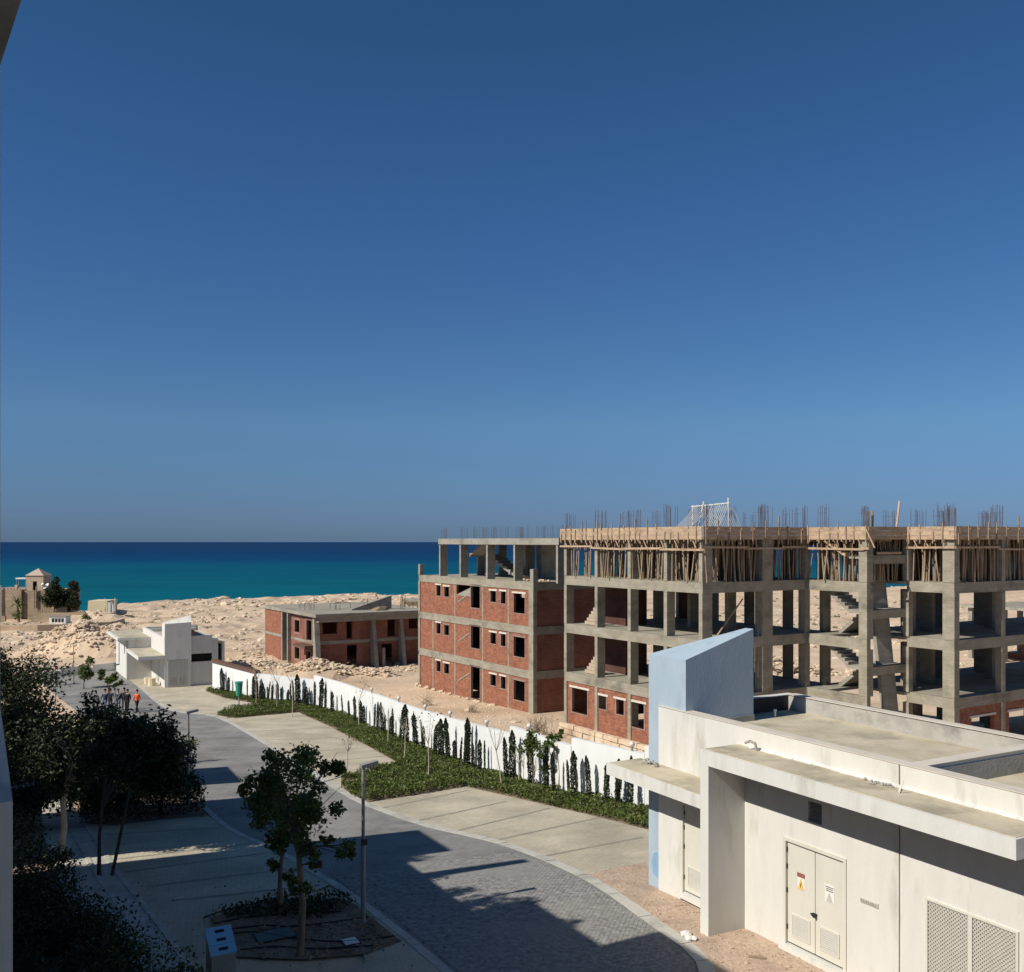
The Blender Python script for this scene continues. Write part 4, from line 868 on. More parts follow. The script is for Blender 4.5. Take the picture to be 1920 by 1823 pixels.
for k in (1, 2):
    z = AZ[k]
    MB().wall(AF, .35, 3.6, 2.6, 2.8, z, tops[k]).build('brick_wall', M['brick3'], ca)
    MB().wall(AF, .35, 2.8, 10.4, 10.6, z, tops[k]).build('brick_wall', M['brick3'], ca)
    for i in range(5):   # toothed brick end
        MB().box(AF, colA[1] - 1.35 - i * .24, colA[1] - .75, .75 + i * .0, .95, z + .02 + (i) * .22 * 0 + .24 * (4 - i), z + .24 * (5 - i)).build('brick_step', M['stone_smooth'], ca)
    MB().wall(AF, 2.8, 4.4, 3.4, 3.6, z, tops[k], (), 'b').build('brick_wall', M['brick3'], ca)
    for (a0, a1, b0, b1) in ((16.4, 17.3, 16.2, 16.5), (16.3, 17.2, 14.4, 14.7), (15.2, 16.4, 19.3, 19.6), (15.0, 16.6, 24.2, 24.5)): MB().box(AF, a0, a1, b0, b1, z, tops[k]).build('shear_wall', M['conc2'], ca)
    MB().tube(AF(12.6, 2.2, z), AF(13.6, 3.4, z + 2.3), .05, .05, 6).build('leaning_timber', M['timber'], ca)
# rubble-stone plinth, coursed stones as pieces
for r in range(3):
    t_ = -.2
    while t_ < TA + .1:
        L_ = random.uniform(.5, 1.0); d_ = random.uniform(0, .08); zb = AZ[0] - .03 - .34 * (r)
        MB().box(AF, t_, t_ + L_ - .04, -.28 - d_ - .06 * r, .05, zb - .30, zb + random.uniform(-.03, .02)).build('plinth_stone', M['rock'], ca); t_ += L_

# ------------------------------------------------------------------ the timber formwork standing on the top floor
fk = thing('timber_formwork', 'timber deck formwork with crooked props on top of the concrete frame', 'formwork', AF(9, 6, AZ[3]))
zf, zd = AZ[3], AZ[4] + .0
decks = [(-.15, TA + .15, -.15, 11.2), (TA + .16, TC + .1, WB - .1, 17.5), (TC + .11, TE + .15, WG - .15, 34), (13.5, TC + .1, 17.51, 34)]
for a0, a1, b0, b1 in decks: MB().box(AF, a0, a1, b0, b1, zd, zd + .12).build('deck_sheet', M['ply'], fk)
segs = [((-.18, -.18), (TA + .18, -.18)), ((TA + .18, -.18), (TA + .18, WB - .13)), ((TA + .18, WB - .13), (TC + .13, WB - .13)), ((TC + .13, WG - .18), (TE + .18, WG - .18)), ((TE + .18, WG - .18), (TE + .18, 34))]
gap_seg = ((TC + .12, WB - .12), (TC + .12, WG - .19))
for (p, q) in segs + [gap_seg]:
    L_ = abs(q[0] - p[0]) + abs(q[1] - p[1]); al = p[0] != q[0]
    for r in range(3):
        s = 0.0
        while s < L_ - .01:
            l = min(random.uniform(2.2, 3.8), L_ - s); o = random.uniform(0, .03); z0 = zd - .02 + r * .255
            if al: MB().box(AF, p[0] + s + .01, p[0] + s + l - .01, p[1] - .045 - o, p[1] - o + .0, z0, z0 + .245).build('fascia_plank', M['plank'], fk)
            else: MB().box(AF, p[0] + o, p[0] + .045 + o, p[1] + s + .01, p[1] + s + l - .01, z0, z0 + .245).build('fascia_plank', M['plank'], fk)
            s += l
nprop = 0
def prop_pole(t_, w_, lean=.10, r=None, z1=None, mat=None):
    global nprop; nprop += 1
    r = r or random.uniform(.035, .055); dt, dw = random.gauss(0, lean), random.gauss(0, lean)
    m = (zf + zd) / 2; bow = random.gauss(0, .035)
    MB().path([AF(t_ + dt, w_ + dw, zf), AF(t_ + dt / 2 + bow, w_ + dw / 2, m), AF(t_, w_, z1 or zd)], [r * 1.05, r, r * .9], 5).build('prop', mat or M['timber'], fk)
t_ = .35
while t_ < TA: prop_pole(t_, random.uniform(.05, .25), .13); t_ += random.uniform(.22, .42)
t_ = .5
while t_ < TA: prop_pole(t_, random.uniform(1.0, 1.5), .09); t_ += random.uniform(.45, .7)
w_ = .5
while w_ < WB: prop_pole(TA - random.uniform(.05, .25), w_, .12); w_ += random.uniform(.3, .5)
w_ = 1.2
while w_ < WB: prop_pole(TA - random.uniform(1.2, 1.8), w_, .08); w_ += random.uniform(.6, .9)
t_ = TA + .5
while t_ < TC - .8: prop_pole(t_, WB + random.uniform(.05, .3), .13); t_ += random.uniform(.25, .42)
t_ = TC + .4
while t_ < TE - .8: prop_pole(t_, WG + random.uniform(.05, .3), .12); t_ += random.uniform(.28, .42)
w_ = WG + .8
while w_ < 27: prop_pole(TE - random.uniform(.05, .3), w_, .12); w_ += random.uniform(.35, .55)
for a0, a1, b0, b1 in ((1, 13, 2.6, 10.5), (14.2, 17.8, 9.5, 17), (15, 21, 14, 30)):
    for i in range(20): prop_pole(random.uniform(a0, a1), random.uniform(b0, b1), .07)
def forest(n, zone):
    mb = MB()
    for i in range(n):
        a0, a1, b0, b1 = random.choice(zone); t_, w_ = random.uniform(a0, a1), random.uniform(b0, b1); dt, dw = random.gauss(0, .08), random.gauss(0, .08)
        mb.tube(AF(t_ + dt, w_ + dw, zf), AF(t_, w_, zd), .05, .045, 4, cap=False)
    return prop(mb.build('prop_forest', M['timber'], fk), kind='stuff')
forest(900, ((.6, 13.4, 1.6, 10.8), (.6, 13.4, 1.6, 6), (14, 17.9, 9.2, 17), (14.5, 21, 13, 30), (18.6, 21.2, 13, 22)))
for t_ in np.arange(.5, 13.5, 2.6): MB().box(AF, t_, t_ + .35, .6, 11, zd - .55, zd - .01).build('beam_shutter', M['ply'], fk)
for t_ in (14.3, 16.2): MB().box(AF, t_, t_ + .35, 9.2, 17, zd - .55, zd - .01).build('beam_shutter', M['ply'], fk)
for w_ in (13.2, 16.5, 20, 23.5): MB().box(AF, 13.8, 21, w_, w_ + .35, zd - .55, zd - .01).build('beam_shutter', M['ply'], fk)
for a0, a1, b0, b1 in ((.4, 13.6, .25, .5), (.4, 13.6, 5.2, 5.5), (.4, 13.6, 10.7, 11.0)): MB().box(AF, a0, a1, b0, b1, zd - .42, zd - .012).build('beam_shutter', M['ply'], fk)
# ledger rails at two thirds height and outrigger braces
zr = zf + 1.95
for (p, q) in segs:
    al = p[0] != q[0]
    s0, s1 = (p[0], q[0]) if al else (p[1], q[1]); s = s0
    while s < s1 - .2:
        e = min(s + random.uniform(3.0, 4.5), s1); z = zr + random.gauss(0, .04)
        if al: MB().bar(AF(s - .1, p[1] + .02, z), AF(e + .1, p[1] + .02, z + random.gauss(0, .03)), .05, .12).build('ledger_rail', M['plank'], fk)
        else: MB().bar(AF(p[0] - .02, s - .1, z), AF(p[0] - .02, e + .1, z + random.gauss(0, .03)), .05, .12).build('ledger_rail', M['plank'], fk)
        s = e
    s = s0 + .2
    while s < s1:
        ht = random.choice((-.3, -.1, .05, .15, .2, .3, .5))
        if al:
            MB().bar(AF(s, p[1] - .09, zd - .25), AF(s + random.gauss(0, .03), p[1] - .09, DT + ht), .05, .07).build('upright', M['timber'], fk)
            if random.random() < .6: MB().bar(AF(s + .45, p[1] + .1, zd - .5), AF(s + .02, p[1] - .12, DT - .15), .045, .07).build('brace', M['plank'], fk)
        else:
            MB().bar(AF(p[0] + .09, s, zd - .3), AF(p[0] + .09, s + random.gauss(0, .03), DT + ht * 1.3), .05, .07).build('upright', M['timber'], fk)
            MB().bar(AF(p[0] - .3, s + .75, zd - .65), AF(p[0] + .12, s + .05, DT - .1), .045, .08).build('brace', M['plank'], fk)
        s += random.uniform(.38, .85) if al else random.uniform(.7, 1.2)
for i in range(26):   # short diagonal struts in the shade under the joists
    s = random.uniform(.4, TA - .8); MB().bar(AF(s, .3, zd - random.uniform(.5, .9)), AF(s + random.choice((-.5, .5, .7)), .3, zd - .02), .04, .06).build('strut', M['timber'], fk)
t_ = -.1
while t_ < TE:   # joist ends under the deck sheet
    w0 = -.3 if t_ < TA else (WB - .3 if t_ < TC else WG - .3)
    MB().box(AF, t_, t_ + .08, w0, w0 + 3.0, zd - .13, zd - .005).build('joist', M['timber'], fk); t_ += .6
# starter bars above the deck
bars_at = [(c, .4, 10) for c in colA] + [(c, 5.3, 8) for c in colA] + [(c, 10.5, 7) for c in colA[1:]] + [(TA - .3, wB[0], 9), (TA - .3, WB, 9), (TC - .3, WB + .2, 10), (TC - 1, 17, 8), (TE - .3, WG + .2, 11), (TE - 1.6, WG + 1.5, 8), (15.5, 14.5, 10), (16.8, 15.5, 9)] + [(TE - .2, w, 10) for w in eF] + [(17.5, 22, 10), (17.5, 27, 10), (14, 22, 8), (14, 27, 8)]
for (a, b, n) in bars_at: bars(AF, a, b, DT - .1, random.uniform(1.15, 1.5), n, .7, .45, ca, r=.013)
MB().bar(AF(TC - .5, WG - .6, AZ[3] + 1.6), AF(TC - 1.6, WG + 1.5, DT + 1.6), .10, .16).build('leaning_plank', M['plank'], fk)
for (a, b) in ((TC + .0, WB + .1), (TC + .02, WB + .5)): MB().bar(AF(a, b, AZ[3] + 2.0), AF(a, b, DT + .9), .12, .10).build('column_shutter', M['timber'], fk)
mb = MB(); mb.box(AF, TC - .05, TC + .02, WB + .9, WG - .5, AZ[3] + 1.6, AZ[3] + 1.75); mb.build('formwork_batten', M['plank'], fk)
for i in range(7): MB().bar(AF(TC - .2, WB + .8 + i * .4, AZ[3] + 1.55), AF(TC - .3 + random.gauss(0, .1), WB + .8 + i * .4 + random.gauss(0, .15), zd + .2), .05, .05).build('brace', M['timber'], fk)
flight(AF, TC - 1.5, 14.9, WB - .05, WB + .3, AZ[3] + 1.5, zd + .1, 'stair_shutter', fk, M['plank'], n=6, th=.06)
# pale bar cage stored on the deck
cg = thing('bar_cage', 'pale bundle of bent steel bars leaning on a trestle on the formwork deck', 'steel bars', AF(11, 3.5, DT))
P0 = lambda t_, w_, z: AF(t_, w_, DT + z)
mb = MB(); mb.tube(P0(9.6, 3.0, 1.3), P0(12.9, 3.0, 1.42), .045); mb.tube(P0(9.7, 3.0, -.1), P0(9.7, 3.0, 1.4), .05); mb.tube(P0(12.8, 3.0, -.1), P0(12.8, 3.0, 1.75), .05); mb.tube(P0(10.6, 2.6, -.1), P0(10.7, 3.0, 1.6), .04); mb.build('trestle', M['steel_pale'], cg)
for i in range(18):
    s = 9.9 + i * .17
    MB().path([P0(s - .9 * (i < 9), 2.2, 0), P0(s - .3 * (i < 9), 2.7, .75), P0(s, 3.0, 1.35 + .05 * math.sin(i)), P0(s + .15, 3.4, .9), P0(s + .25, 3.8, 0)], [.02] * 5, 4).build('steel_bar', M['steel_pale'], cg)
# ================================================================== low brick house by the rocks
C0 = gp(592, 1258); C0.z -= .15
LF = frame(C0.x, C0.y, TX, TY, C0.z)
lh = thing('brick_house', 'low two-storey brick house shell with slanted concrete fins and flat roof', 'house', LF(-4, 6))
lx = lambda px: line_t(px, C0); LL = -lx(504)
lw = lambda px: line_t(px, C0, 0, 'w')
hz = [0, 3.15, 6.15]
def lzv(px, py): return CZ - (py - HOR) / F * (C0.y + TY * lx(px)) - C0.z
w1 = [(lx(553), lx(562), lzv(558, 1186), lzv(558, 1163)), (lx(575), lx(585), lzv(580, 1202), lzv(580, 1163))]
w2 = [(lx(553), lx(562), lzv(558, 1236), lzv(558, 1214)), (lx(574), lx(583), lzv(580, 1242), lzv(580, 1222))]
MB().wall(LF, lx(546), -.35, 0, .25, -.6, hz[1] - .3, w2).build('brick_wall', M['brick2'], lh)
MB().wall(LF, lx(546), -.35, 0, .25, hz[1], hz[2] - .35, w1).build('brick_wall', M['brick2'], lh)
MB().wall(LF, -LL, lx(534), -.35, -.1, -.8, hz[1] - .3, ()).build('brick_wall', M['brick'], lh)
MB().wall(LF, -LL, lx(534), -.35, -.1, hz[1], hz[2] - .35, ()).build('brick_wall', M['brick'], lh)
for a, b in ((-LL - .25, -LL), (lx(534), lx(534) + .3), (lx(546) - .3, lx(546))): MB().box(LF, a, b, -.4, .3, -.8, hz[2] - .35).build('column', M['conc2'], lh)
for a, b, w_ in ((-LL, lx(534), -.37), (lx(546), -.35, -.02)):
    MB().box(LF, a, b, w_, w_ + .3, hz[1] - .298, hz[1] - .002).build('beam', M['conc2'], lh)
for h in w1 + w2:
    e = .18; mb = MB(); mb.box(LF, h[0] - e, h[0] - .002, -.05, .24, h[2] - e, h[3] + e); mb.box(LF, h[1] + .002, h[1] + e, -.05, .24, h[2] - e, h[3] + e); mb.box(LF, h[0], h[1], -.05, .24, h[3] + .002, h[3] + e); mb.box(LF, h[0], h[1], -.05, .24, h[2] - e, h[2] - .002); mb.build('window_surround', M['reveal'], lh)
MB().box(LF, lx(570), -.05, -1.2, -.051, hz[1] - .65, hz[1] - .35).build('balcony_slab', M['rooftile'], lh)
# inner wall behind the fins, the fins, the flat roof
WW = lw(800)
ow = [(lw(607), lw(635), 3.9, 5.4), (lw(652), lw(663), 3.3, 5.6), (lw(653), lw(672), .1, 2.6), (lw(729), lw(744), 3.3, 5.6), (lw(718), lw(738), .1, 2.5), (lw(769), lw(786), 4.0, 5.5)]
MB().wall(LF, .3, WW, -.6, -.35, -.5, hz[2] - .3, ow, 'b').build('brick_wall', M['brick2'], lh)
MB().box(LF, -.348, -.30, .3, WW, hz[1] - .35, hz[1]).build('beam', M['conc2'], lh)
MB().box(LF, -.35, .9, .0, WW, hz[2] - .9, hz[2] - .36).build('roof_beam', M['conc2'], lh)
MB().box(LF, -LL - .3, 1.3, -.5, WW, hz[2] - .35, hz[2]).build('roof', M['slabtop'], lh)
MB().hexa([LF(-.25, -.25, -.8), LF(1.0, -.25, -.8), LF(1.0, .3, -.8), LF(-.25, .3, -.8)], [LF(-.3, -.25, hz[2] - .36), LF(.15, -.25, hz[2] - .36), LF(.15, .3, hz[2] - .36), LF(-.3, .3, hz[2] - .36)]).build('fin', M['conc2'], lh)
for px in (700, 752):
    w_ = lw(px); MB().hexa([LF(-.3, w_ - .2, -.6), LF(1.2, w_ - .2, -.6), LF(1.2, w_ + .2, -.6), LF(-.3, w_ + .2, -.6)], [LF(-.3, w_ - .2, hz[2] - .9), LF(.1, w_ - .2, hz[2] - .9), LF(.1, w_ + .2, hz[2] - .9), LF(-.3, w_ + .2, hz[2] - .9)]).build('fin', M['conc2'], lh)
MB().box(LF, .5, .8, lw(712), lw(712) + .3, -.6, 2.2).build('column', M['conc2'], lh)
MB().box(LF, -LL, -LL + .25, -.1, WW, -.8, hz[2] - .36).build('brick_wall', M['brick2'], lh)
MB().box(LF, -LL, .9, WW, WW + .25, -.8, hz[2] - .36).build('brick_wall', M['brick2'], lh)
for (a, b, n) in ((-4.5, 4.2, 6), (-4, 8.6, 7), (-2, 6.5, 5), (-1, 10.5, 6), (-6.5, 2.0, 5), (-5, 12.5, 7), (-1.5, 13.5, 5)): bars(LF, a, b, hz[2], 1.25, n, .5, .4, lh, r=.018)
for (p, q) in (((-6.6, .6), (-5.0, .6)), ((-5.2, 3.6), (-5.2, 6.0))):
    MB().tube(LF(p[0], p[1], hz[2] + .7), LF(q[0], q[1], hz[2] + .7), .03).build('guard_rail', M['rebar'], lh); 
    MB().tube(LF(p[0], p[1], hz[2]), LF(p[0], p[1], hz[2] + .7), .03).build('guard_post', M['rebar'], lh); MB().tube(LF(q[0], q[1], hz[2]), LF(q[0], q[1], hz[2] + .7), .03).build('guard_post', M['rebar'], lh)
MB().hexa([LF(-3, 5, hz[2]), LF(-3, 9.8, hz[2]), LF(-2.4, 9.8, hz[2]), LF(-2.4, 5, hz[2])], [LF(-3, 5, hz[2] + .12), LF(-3, 9.8, hz[2] + 1.5), LF(-2.4, 9.8, hz[2] + 1.5), LF(-2.4, 5, hz[2] + .12)]).build('ramp_slab', M['conc2'], lh)
for i in range(5):
    MB().box(LF, -2 - i * .3, -.4 - i * .3, 7 + i * .25, 8.2 + i * .2, hz[2] + i * .06, hz[2] + .055 + i * .06).build('stacked_board', M['timber'], lh)
# a farther unfinished house on the shore, showing past the brick block
c2 = at(757, 1128, 190); SF = frame(c2.x, c2.y, 1, 0, gz(190) - .5); sh = thing('shore_house', 'distant low pale house frame on the shore beside the brick block', 'house', SF(3, 4))
for i in range(4): MB().box(SF, i * 1.6, i * 1.6 + .3, 0, .3, 0, 4.0).build('column', M['conc2'], sh)
MB().box(SF, -.4, 7, -.4, 6, 4.0, 4.35).build('roof', M['slabtop'], sh); MB().wall(SF, 0, 6.6, 2, 2.3, 0, 4.0, [(1, 2.4, 1, 3)]).build('wall', M['cream'], sh)
# a bare concrete frame far behind, seen through the long frame
c3 = Vector((.475 * 112, 112, gz(112) - .3)); F3 = frame(c3.x, c3.y, TX, TY, c3.z); f3 = thing('concrete_frame_building', 'small far concrete frame on sand glimpsed through the long frame building', 'building', F3(4, 4))
for i in range(4):
    for j in range(3): MB().box(F3, i * 4, i * 4 + .5, j * 5, j * 5 + .5, 0, 6.3).build('column', M['conc2'], f3)
for z in (3.0, 6.3): MB().box(F3, -.5, 13, -.5, 11, z, z + .3).build('floor_slab', M['slabtop'], f3)
MB().wall(F3, 0, 12, 4, 4.2, 0, 3.0, [(2, 4, 1, 2.2)]).build('brick_wall', M['brick2'], f3)

# ================================================================== stone villa on the shore and what stands round it
VY = 193.0; vz0 = gz(VY) - .3
def vx(px): return (px - 960) / F * VY
def vz(py): return CZ - (py - HOR) / F * VY
VF = frame(0, VY, 1, 0, 0)
vl = thing('stone_villa', 'stone villa with a square pyramid-roofed tower by the sea', 'villa', (vx(45), VY, vz0))
MB().box(VF, vx(-40), vx(40), 0, 12, vz0 - 1, vz(1106)).build('wall', M['stone'], vl)
MB().box(VF, vx(40.5), vx(100), .6, 12, vz0 - 1, vz(1108)).build('wall', M['stone'], vl)
mb = MB(); mb.wall(VF, vx(39.5), vx(72), 2.0, 2.3, vz(1109), vz(1080), [(vx(52), vx(60), vz(1108.5), vz(1091))]); mb.box(VF, vx(39.5), vx(39.5) + .3, 2.3, 5.3, vz(1109), vz(1080)); mb.box(VF, vx(72) - .3, vx(72), 2.3, 5.3, vz(1109), vz(1080)); mb.box(VF, vx(39.5) + .3, vx(72) - .3, 5.0, 5.3, vz(1109), vz(1080)); mb.build('tower', M['stone_smooth'], vl)
a, b = vx(38), vx(73.5); cx = (a + b) / 2
MB().add([(a, VY + 1.8, vz(1080)), (b, VY + 1.8, vz(1080)), (b, VY + 5.5, vz(1080)), (a, VY + 5.5, vz(1080)), (cx, VY + 3.6, vz(1066.5))], [(0, 1, 4), (1, 2, 4), (2, 3, 4), (3, 0, 4), (3, 2, 1, 0)]).build('tower_roof', M['stone_smooth'], vl)
for i in range(6): MB().box(VF, vx(5) + i * .62, vx(5) + i * .62 + .3, .05, .4, vz(1106), vz(1103)).build('merlon', M['stone_smooth'], vl)
MB().box(VF, vx(27), vx(32), .1, .8, vz(1106), vz(1097)).build('parapet_block', M['stone_smooth'], vl)
MB().tube((vx(2.5), VY - .3, vz0), (vx(2.5), VY - .3, vz(1098)), .2, .16, 8).build('drain_pipe', M['sign_white'], vl)
MB().tube((vx(66), VY + .3, vz(1140)), (vx(67), VY + .3, vz(1100)), .18, .15, 6).build('timber_post', M['timber'], vl)
MB().tube((vx(63.5), VY + .3, vz(1140)), (vx(63.5), VY + .3, vz(1106)), .06, .06, 6).build('ladder_rail', M['dark'], vl)
for i in range(8): MB().tube((vx(63.5), VY + .3, vz(1138 - i * 4)), (vx(66), VY + .3, vz(1138 - i * 4)), .03).build('ladder_rung', M['dark'], vl)
t = thing('shade_canopy', 'small white shade canopy on posts on the villa roof', 'canopy', (vx(26), VY + 3, vz(1104)))
MB().box(VF, vx(17), vx(36), 2.5, 4.2, vz(1087), vz(1084.5)).build('cover', M['sign_white'], t)
for px in (18, 22, 35): MB().tube((vx(px), VY + 2.7, vz(1106)), (vx(px), VY + 2.7, vz(1087)), .05).build('post', M['metal'], t)
for (px, py, r, lab) in ((72, 1096, .33, 'small white satellite dish beside the villa tower'), (79.5, 1100, .75, 'large white satellite dish beside the villa tower')):
    t = thing('satellite_dish', lab, 'dish', (vx(px), VY + 2, vz(1108)))
    d = Vector((-.5, -.6, .62)).normalized(); c = Vector((vx(px), VY + 1.6, vz(py))); mb = MB(); n = 12; rings = []
    xx = d.orthogonal().normalized(); yy = d.cross(xx); vs_ = [c - d * .25 * r]
    for k in (1, 2, 3): vs_ += [c + (xx * math.cos(2 * math.pi * i / n) + yy * math.sin(2 * math.pi * i / n)) * r * k / 3 + d * r * (.35 * (k / 3) ** 2 - .25) for i in range(n)]
    fs = [(0, 1 + i, 1 + (i + 1) % n) for i in range(n)]
    for k in (0, 1): fs += [(1 + k * n + i, 1 + (k + 1) * n + i, 1 + (k + 1) * n + (i + 1) % n, 1 + k * n + (i + 1) % n) for i in range(n)]
    mb.add(vs_, fs); mb.build('reflector', M['sign_white'], t); MB().tube(c - d * .2 * r, (c.x, c.y + .2, vz(1109)), .06).build('mast', M['metal'], t)
t = thing('garden_wall', 'low stone garden wall with a curved top before the villa', 'wall', (vx(110), VY - 6, vz0))
GY = VY - 7; gx = lambda px: (px - 960) / F * GY; gzv = lambda py: CZ - (py - HOR) / F * GY
mb = MB(); prof = [(60, 1148), (90, 1149), (120, 1149), (142, 1148), (150, 1144.5), (157, 1146), (161, 1151), (166, 1157)]
for (p, q) in zip(prof, prof[1:]): mb.hexa([(gx(p[0]), GY, gz(GY) - 1), (gx(q[0]), GY, gz(GY) - 1), (gx(q[0]), GY + .5, gz(GY) - 1), (gx(p[0]), GY + .5, gz(GY) - 1)], [(gx(p[0]), GY, gzv(p[1])), (gx(q[0]), GY, gzv(q[1])), (gx(q[0]), GY + .5, gzv(q[1])), (gx(p[0]), GY + .5, gzv(p[1]))])
mb.build('wall', M['stone'], t)
for i in range(9): MB().box(VF, gx(70) + i * .42, gx(70) + i * .42 + .1, GY - VY + .1, GY - VY + .25, gzv(1149), gzv(1142.5)).build('picket', M['timber'], t)
t = thing('garden_wall', 'low stone wall at the photo edge in front of the villa', 'wall', (vx(10), VY - 5, vz0)); MB().box(VF, vx(-40), vx(34), -5, -4.5, vz0 - 1, vz(1152)).build('wall', M['stone'], t)
t = thing('annexe', 'low cream annexe between the villa trees and the sea', 'building', (vx(165), VY + 4, vz0))
MB().hexa([(vx(146), VY + 4, vz0 - 1), (vx(186), VY + 4, vz0 - 1), (vx(186), VY + 9, vz0 - 1), (vx(146), VY + 9, vz0 - 1)], [(vx(149), VY + 4, vz(1129)), (vx(185), VY + 4, vz(1129)), (vx(185), VY + 9, vz(1129)), (vx(149), VY + 9, vz(1129))]).build('wall', M['cream'], t)
MB().hexa([(vx(186.2), VY + 4, vz0 - 1), (vx(200), VY + 4, vz0 - 1), (vx(200), VY + 5, vz0 - 1), (vx(186.2), VY + 5, vz0 - 1)], [(vx(186.2), VY + 4, vz(1131)), (vx(197), VY + 4, vz(1137)), (vx(197), VY + 5, vz(1137)), (vx(186.2), VY + 5, vz(1131))]).build('ramp_wall', M['white'], t)
for px, y0, y1, lab in ((184, 1124, 1146, 'thin white pole standing at the annexe corner'), (202.5, 1123, 1144, 'thin white pole standing alone on the shore right of the annexe')):
    t = thing('white_pole', lab, 'pole', (vx(px), VY + 3.5, vz(y1))); MB().tube((vx(px), VY + 3.4, vz(y1) - .5), (vx(px), VY + 3.4, vz(y0)), .09, .07, 6).build('pole', M['sign_white'], t)
hY = 176; hx = lambda px: (px - 960) / F * hY; hzv = lambda py: CZ - (py - HOR) / F * hY; HF = frame(0, hY, 1, 0)
t = thing('guard_hut', 'small white glazed hut on the sea road below the villa', 'hut', (hx(107), hY, gz(hY)))
mb = MB(); mb.wall(HF, hx(92), hx(123), 0, .1, gz(hY) - .5, hzv(1157), [(hx(97) + i * .58, hx(97) + i * .58 + .48, hzv(1167), hzv(1159.5)) for i in range(4)]); mb.box(HF, hx(92), hx(92) + .1, .1, 2, gz(hY) - .5, hzv(1157)); mb.box(HF, hx(123) - .1, hx(123), .1, 2, gz(hY) - .5, hzv(1157)); mb.box(HF, hx(92) + .1, hx(123) - .1, 1.9, 2, gz(hY) - .5, hzv(1157)); mb.build('wall', M['sign_white'], t)
MB().box(HF, hx(91), hx(124), -.1, 2.1, hzv(1157), hzv(1156)).build('roof', M['metal'], t)
for i in range(4): MB().box(HF, hx(97) + i * .58, hx(97) + i * .58 + .48, .04, .06, hzv(1167), hzv(1159.5)).build('pane', M['glass'], t)
t = thing('retaining_wall', 'long low pale retaining wall along the sea road', 'wall', (-62, 160, gz(160)))
mb = MB(); pts = [at(-60, 1174, 158), at(70, 1172, 160), at(150, 1170, 164), at(210, 1166, 170), at(232, 1160, 176)]
for p, q in zip(pts, pts[1:]): mb.hexa([(p.x, p.y, p.z - 1.5), (q.x, q.y, q.z - 1.5), (q.x, q.y + .5, q.z - 1.5), (p.x, p.y + .5, p.z - 1.5)], [(p.x, p.y, p.z), (q.x, q.y, q.z), (q.x, q.y + .5, q.z), (p.x, p.y + .5, p.z)])
mb.build('wall', M['sand'], t)

# ================================================================== loose stone
def rock_mesh(pts, sizes, name, mat, parent=None):
    ico = [(0, 0, -1), (.72, -.53, -.45), (-.28, -.85, -.45), (-.89, 0, -.45), (-.28, .85, -.45), (.72, .53, -.45), (.28, -.85, .45), (-.72, -.53, .45), (-.72, .53, .45), (.28, .85, .45), (.89, 0, .45), (0, 0, 1)]
    fc = [(0, 1, 2), (1, 0, 5), (0, 2, 3), (0, 3, 4), (0, 4, 5), (1, 5, 10), (2, 1, 6), (3, 2, 7), (4, 3, 8), (5, 4, 9), (1, 10, 6), (2, 6, 7), (3, 7, 8), (4, 8, 9), (5, 9, 10), (6, 10, 11), (7, 6, 11), (8, 7, 11), (9, 8, 11), (10, 9, 11)]
    n = len(pts); B = np.array(ico)[None] * (1 + RNG.normal(0, .16, (n, 12, 1))) * np.stack([RNG.uniform(.7, 1.4, n), RNG.uniform(.7, 1.3, n), RNG.uniform(.3, .7, n)], 1)[:, None, :]
    th = RNG.uniform(0, 6.28, n); c, s = np.cos(th)[:, None], np.sin(th)[:, None]
    X = B[..., 0] * c - B[..., 1] * s; Y = B[..., 0] * s + B[..., 1] * c
    V = np.stack([X, Y, B[..., 2]], 2) * np.array(sizes)[:, None, None] + np.array(pts)[:, None, :]
    Fc = (np.array(fc)[None] + 12 * np.arange(n)[:, None, None]).reshape(-1, 3)
    mb = MB(); mb.v = V.reshape(-1, 3).tolist(); mb.f = Fc.tolist()
    return mb.build(name, mat, parent)
def on_land(x, y): return float(land_z(np.array([x]), np.array([y]))[0])
P, S = [], []
while len(P) < 5200:      # broken limestone between the houses and the sea
    y = 100 + 260 * random.random() ** 1.3; u = random.uniform(-.53, .02); x = u * y
    if y > shore(u) + 4 or vnoise(np.array([x * .07]), np.array([y * .05]), 31)[0] + .5 * vnoise(np.array([x * .3]), np.array([y * .2]), 32)[0] < .70 + .3 * random.random(): continue
    if -30 < x - fence_x(y) < 3 and y < 105: continue
    if -.53 < u < -.36 and 105 < y < 122 : continue
    P.append((x, y, on_land(x, y) + .05)); S.append((.07 + .55 * random.random() ** 2.6) * (1 + 1.0 * (random.random() < .04)) * (y / 180) ** .7)
prop(rock_mesh(P, S, 'limestone_rubble', M['rock']), 'pale limestone rubble covering the shore', None, None, 'stuff')
P, S = [], []
while len(P) < 1500:
    u = random.uniform(.1, .56); y = 90 + 300 * random.random() ** 1.6; x = u * y
    if random.random() < .7 and not (125 < y < 300): continue
    P.append((x, y, on_land(x, y) + .02)); S.append(random.uniform(.12, .5))
prop(rock_mesh(P, S, 'limestone_rubble', M['rock']), 'loose stones on the sand behind the concrete frame', None, None, 'stuff')
P, S = [], []
for (cx, cy, rx, ry, n, s0, s1) in ((-50.5, 118, 7, 5, 700, .08, .38), (-57, 120, 6, 5, 300, .08, .34), (-19.5, 96.5, 4, 2.5, 200, .06, .3), (-26, 98.5, 4, 2.6, 240, .06, .34), (-13.5, 96.4, 2.6, 1.4, 80, .05, .24)):
    for i in range(n):
        x = cx + random.gauss(0, rx * .45); y = cy + random.gauss(0, ry * .45); P.append((x, y, on_land(x, y) + .05)); S.append(random.uniform(s0, s1))
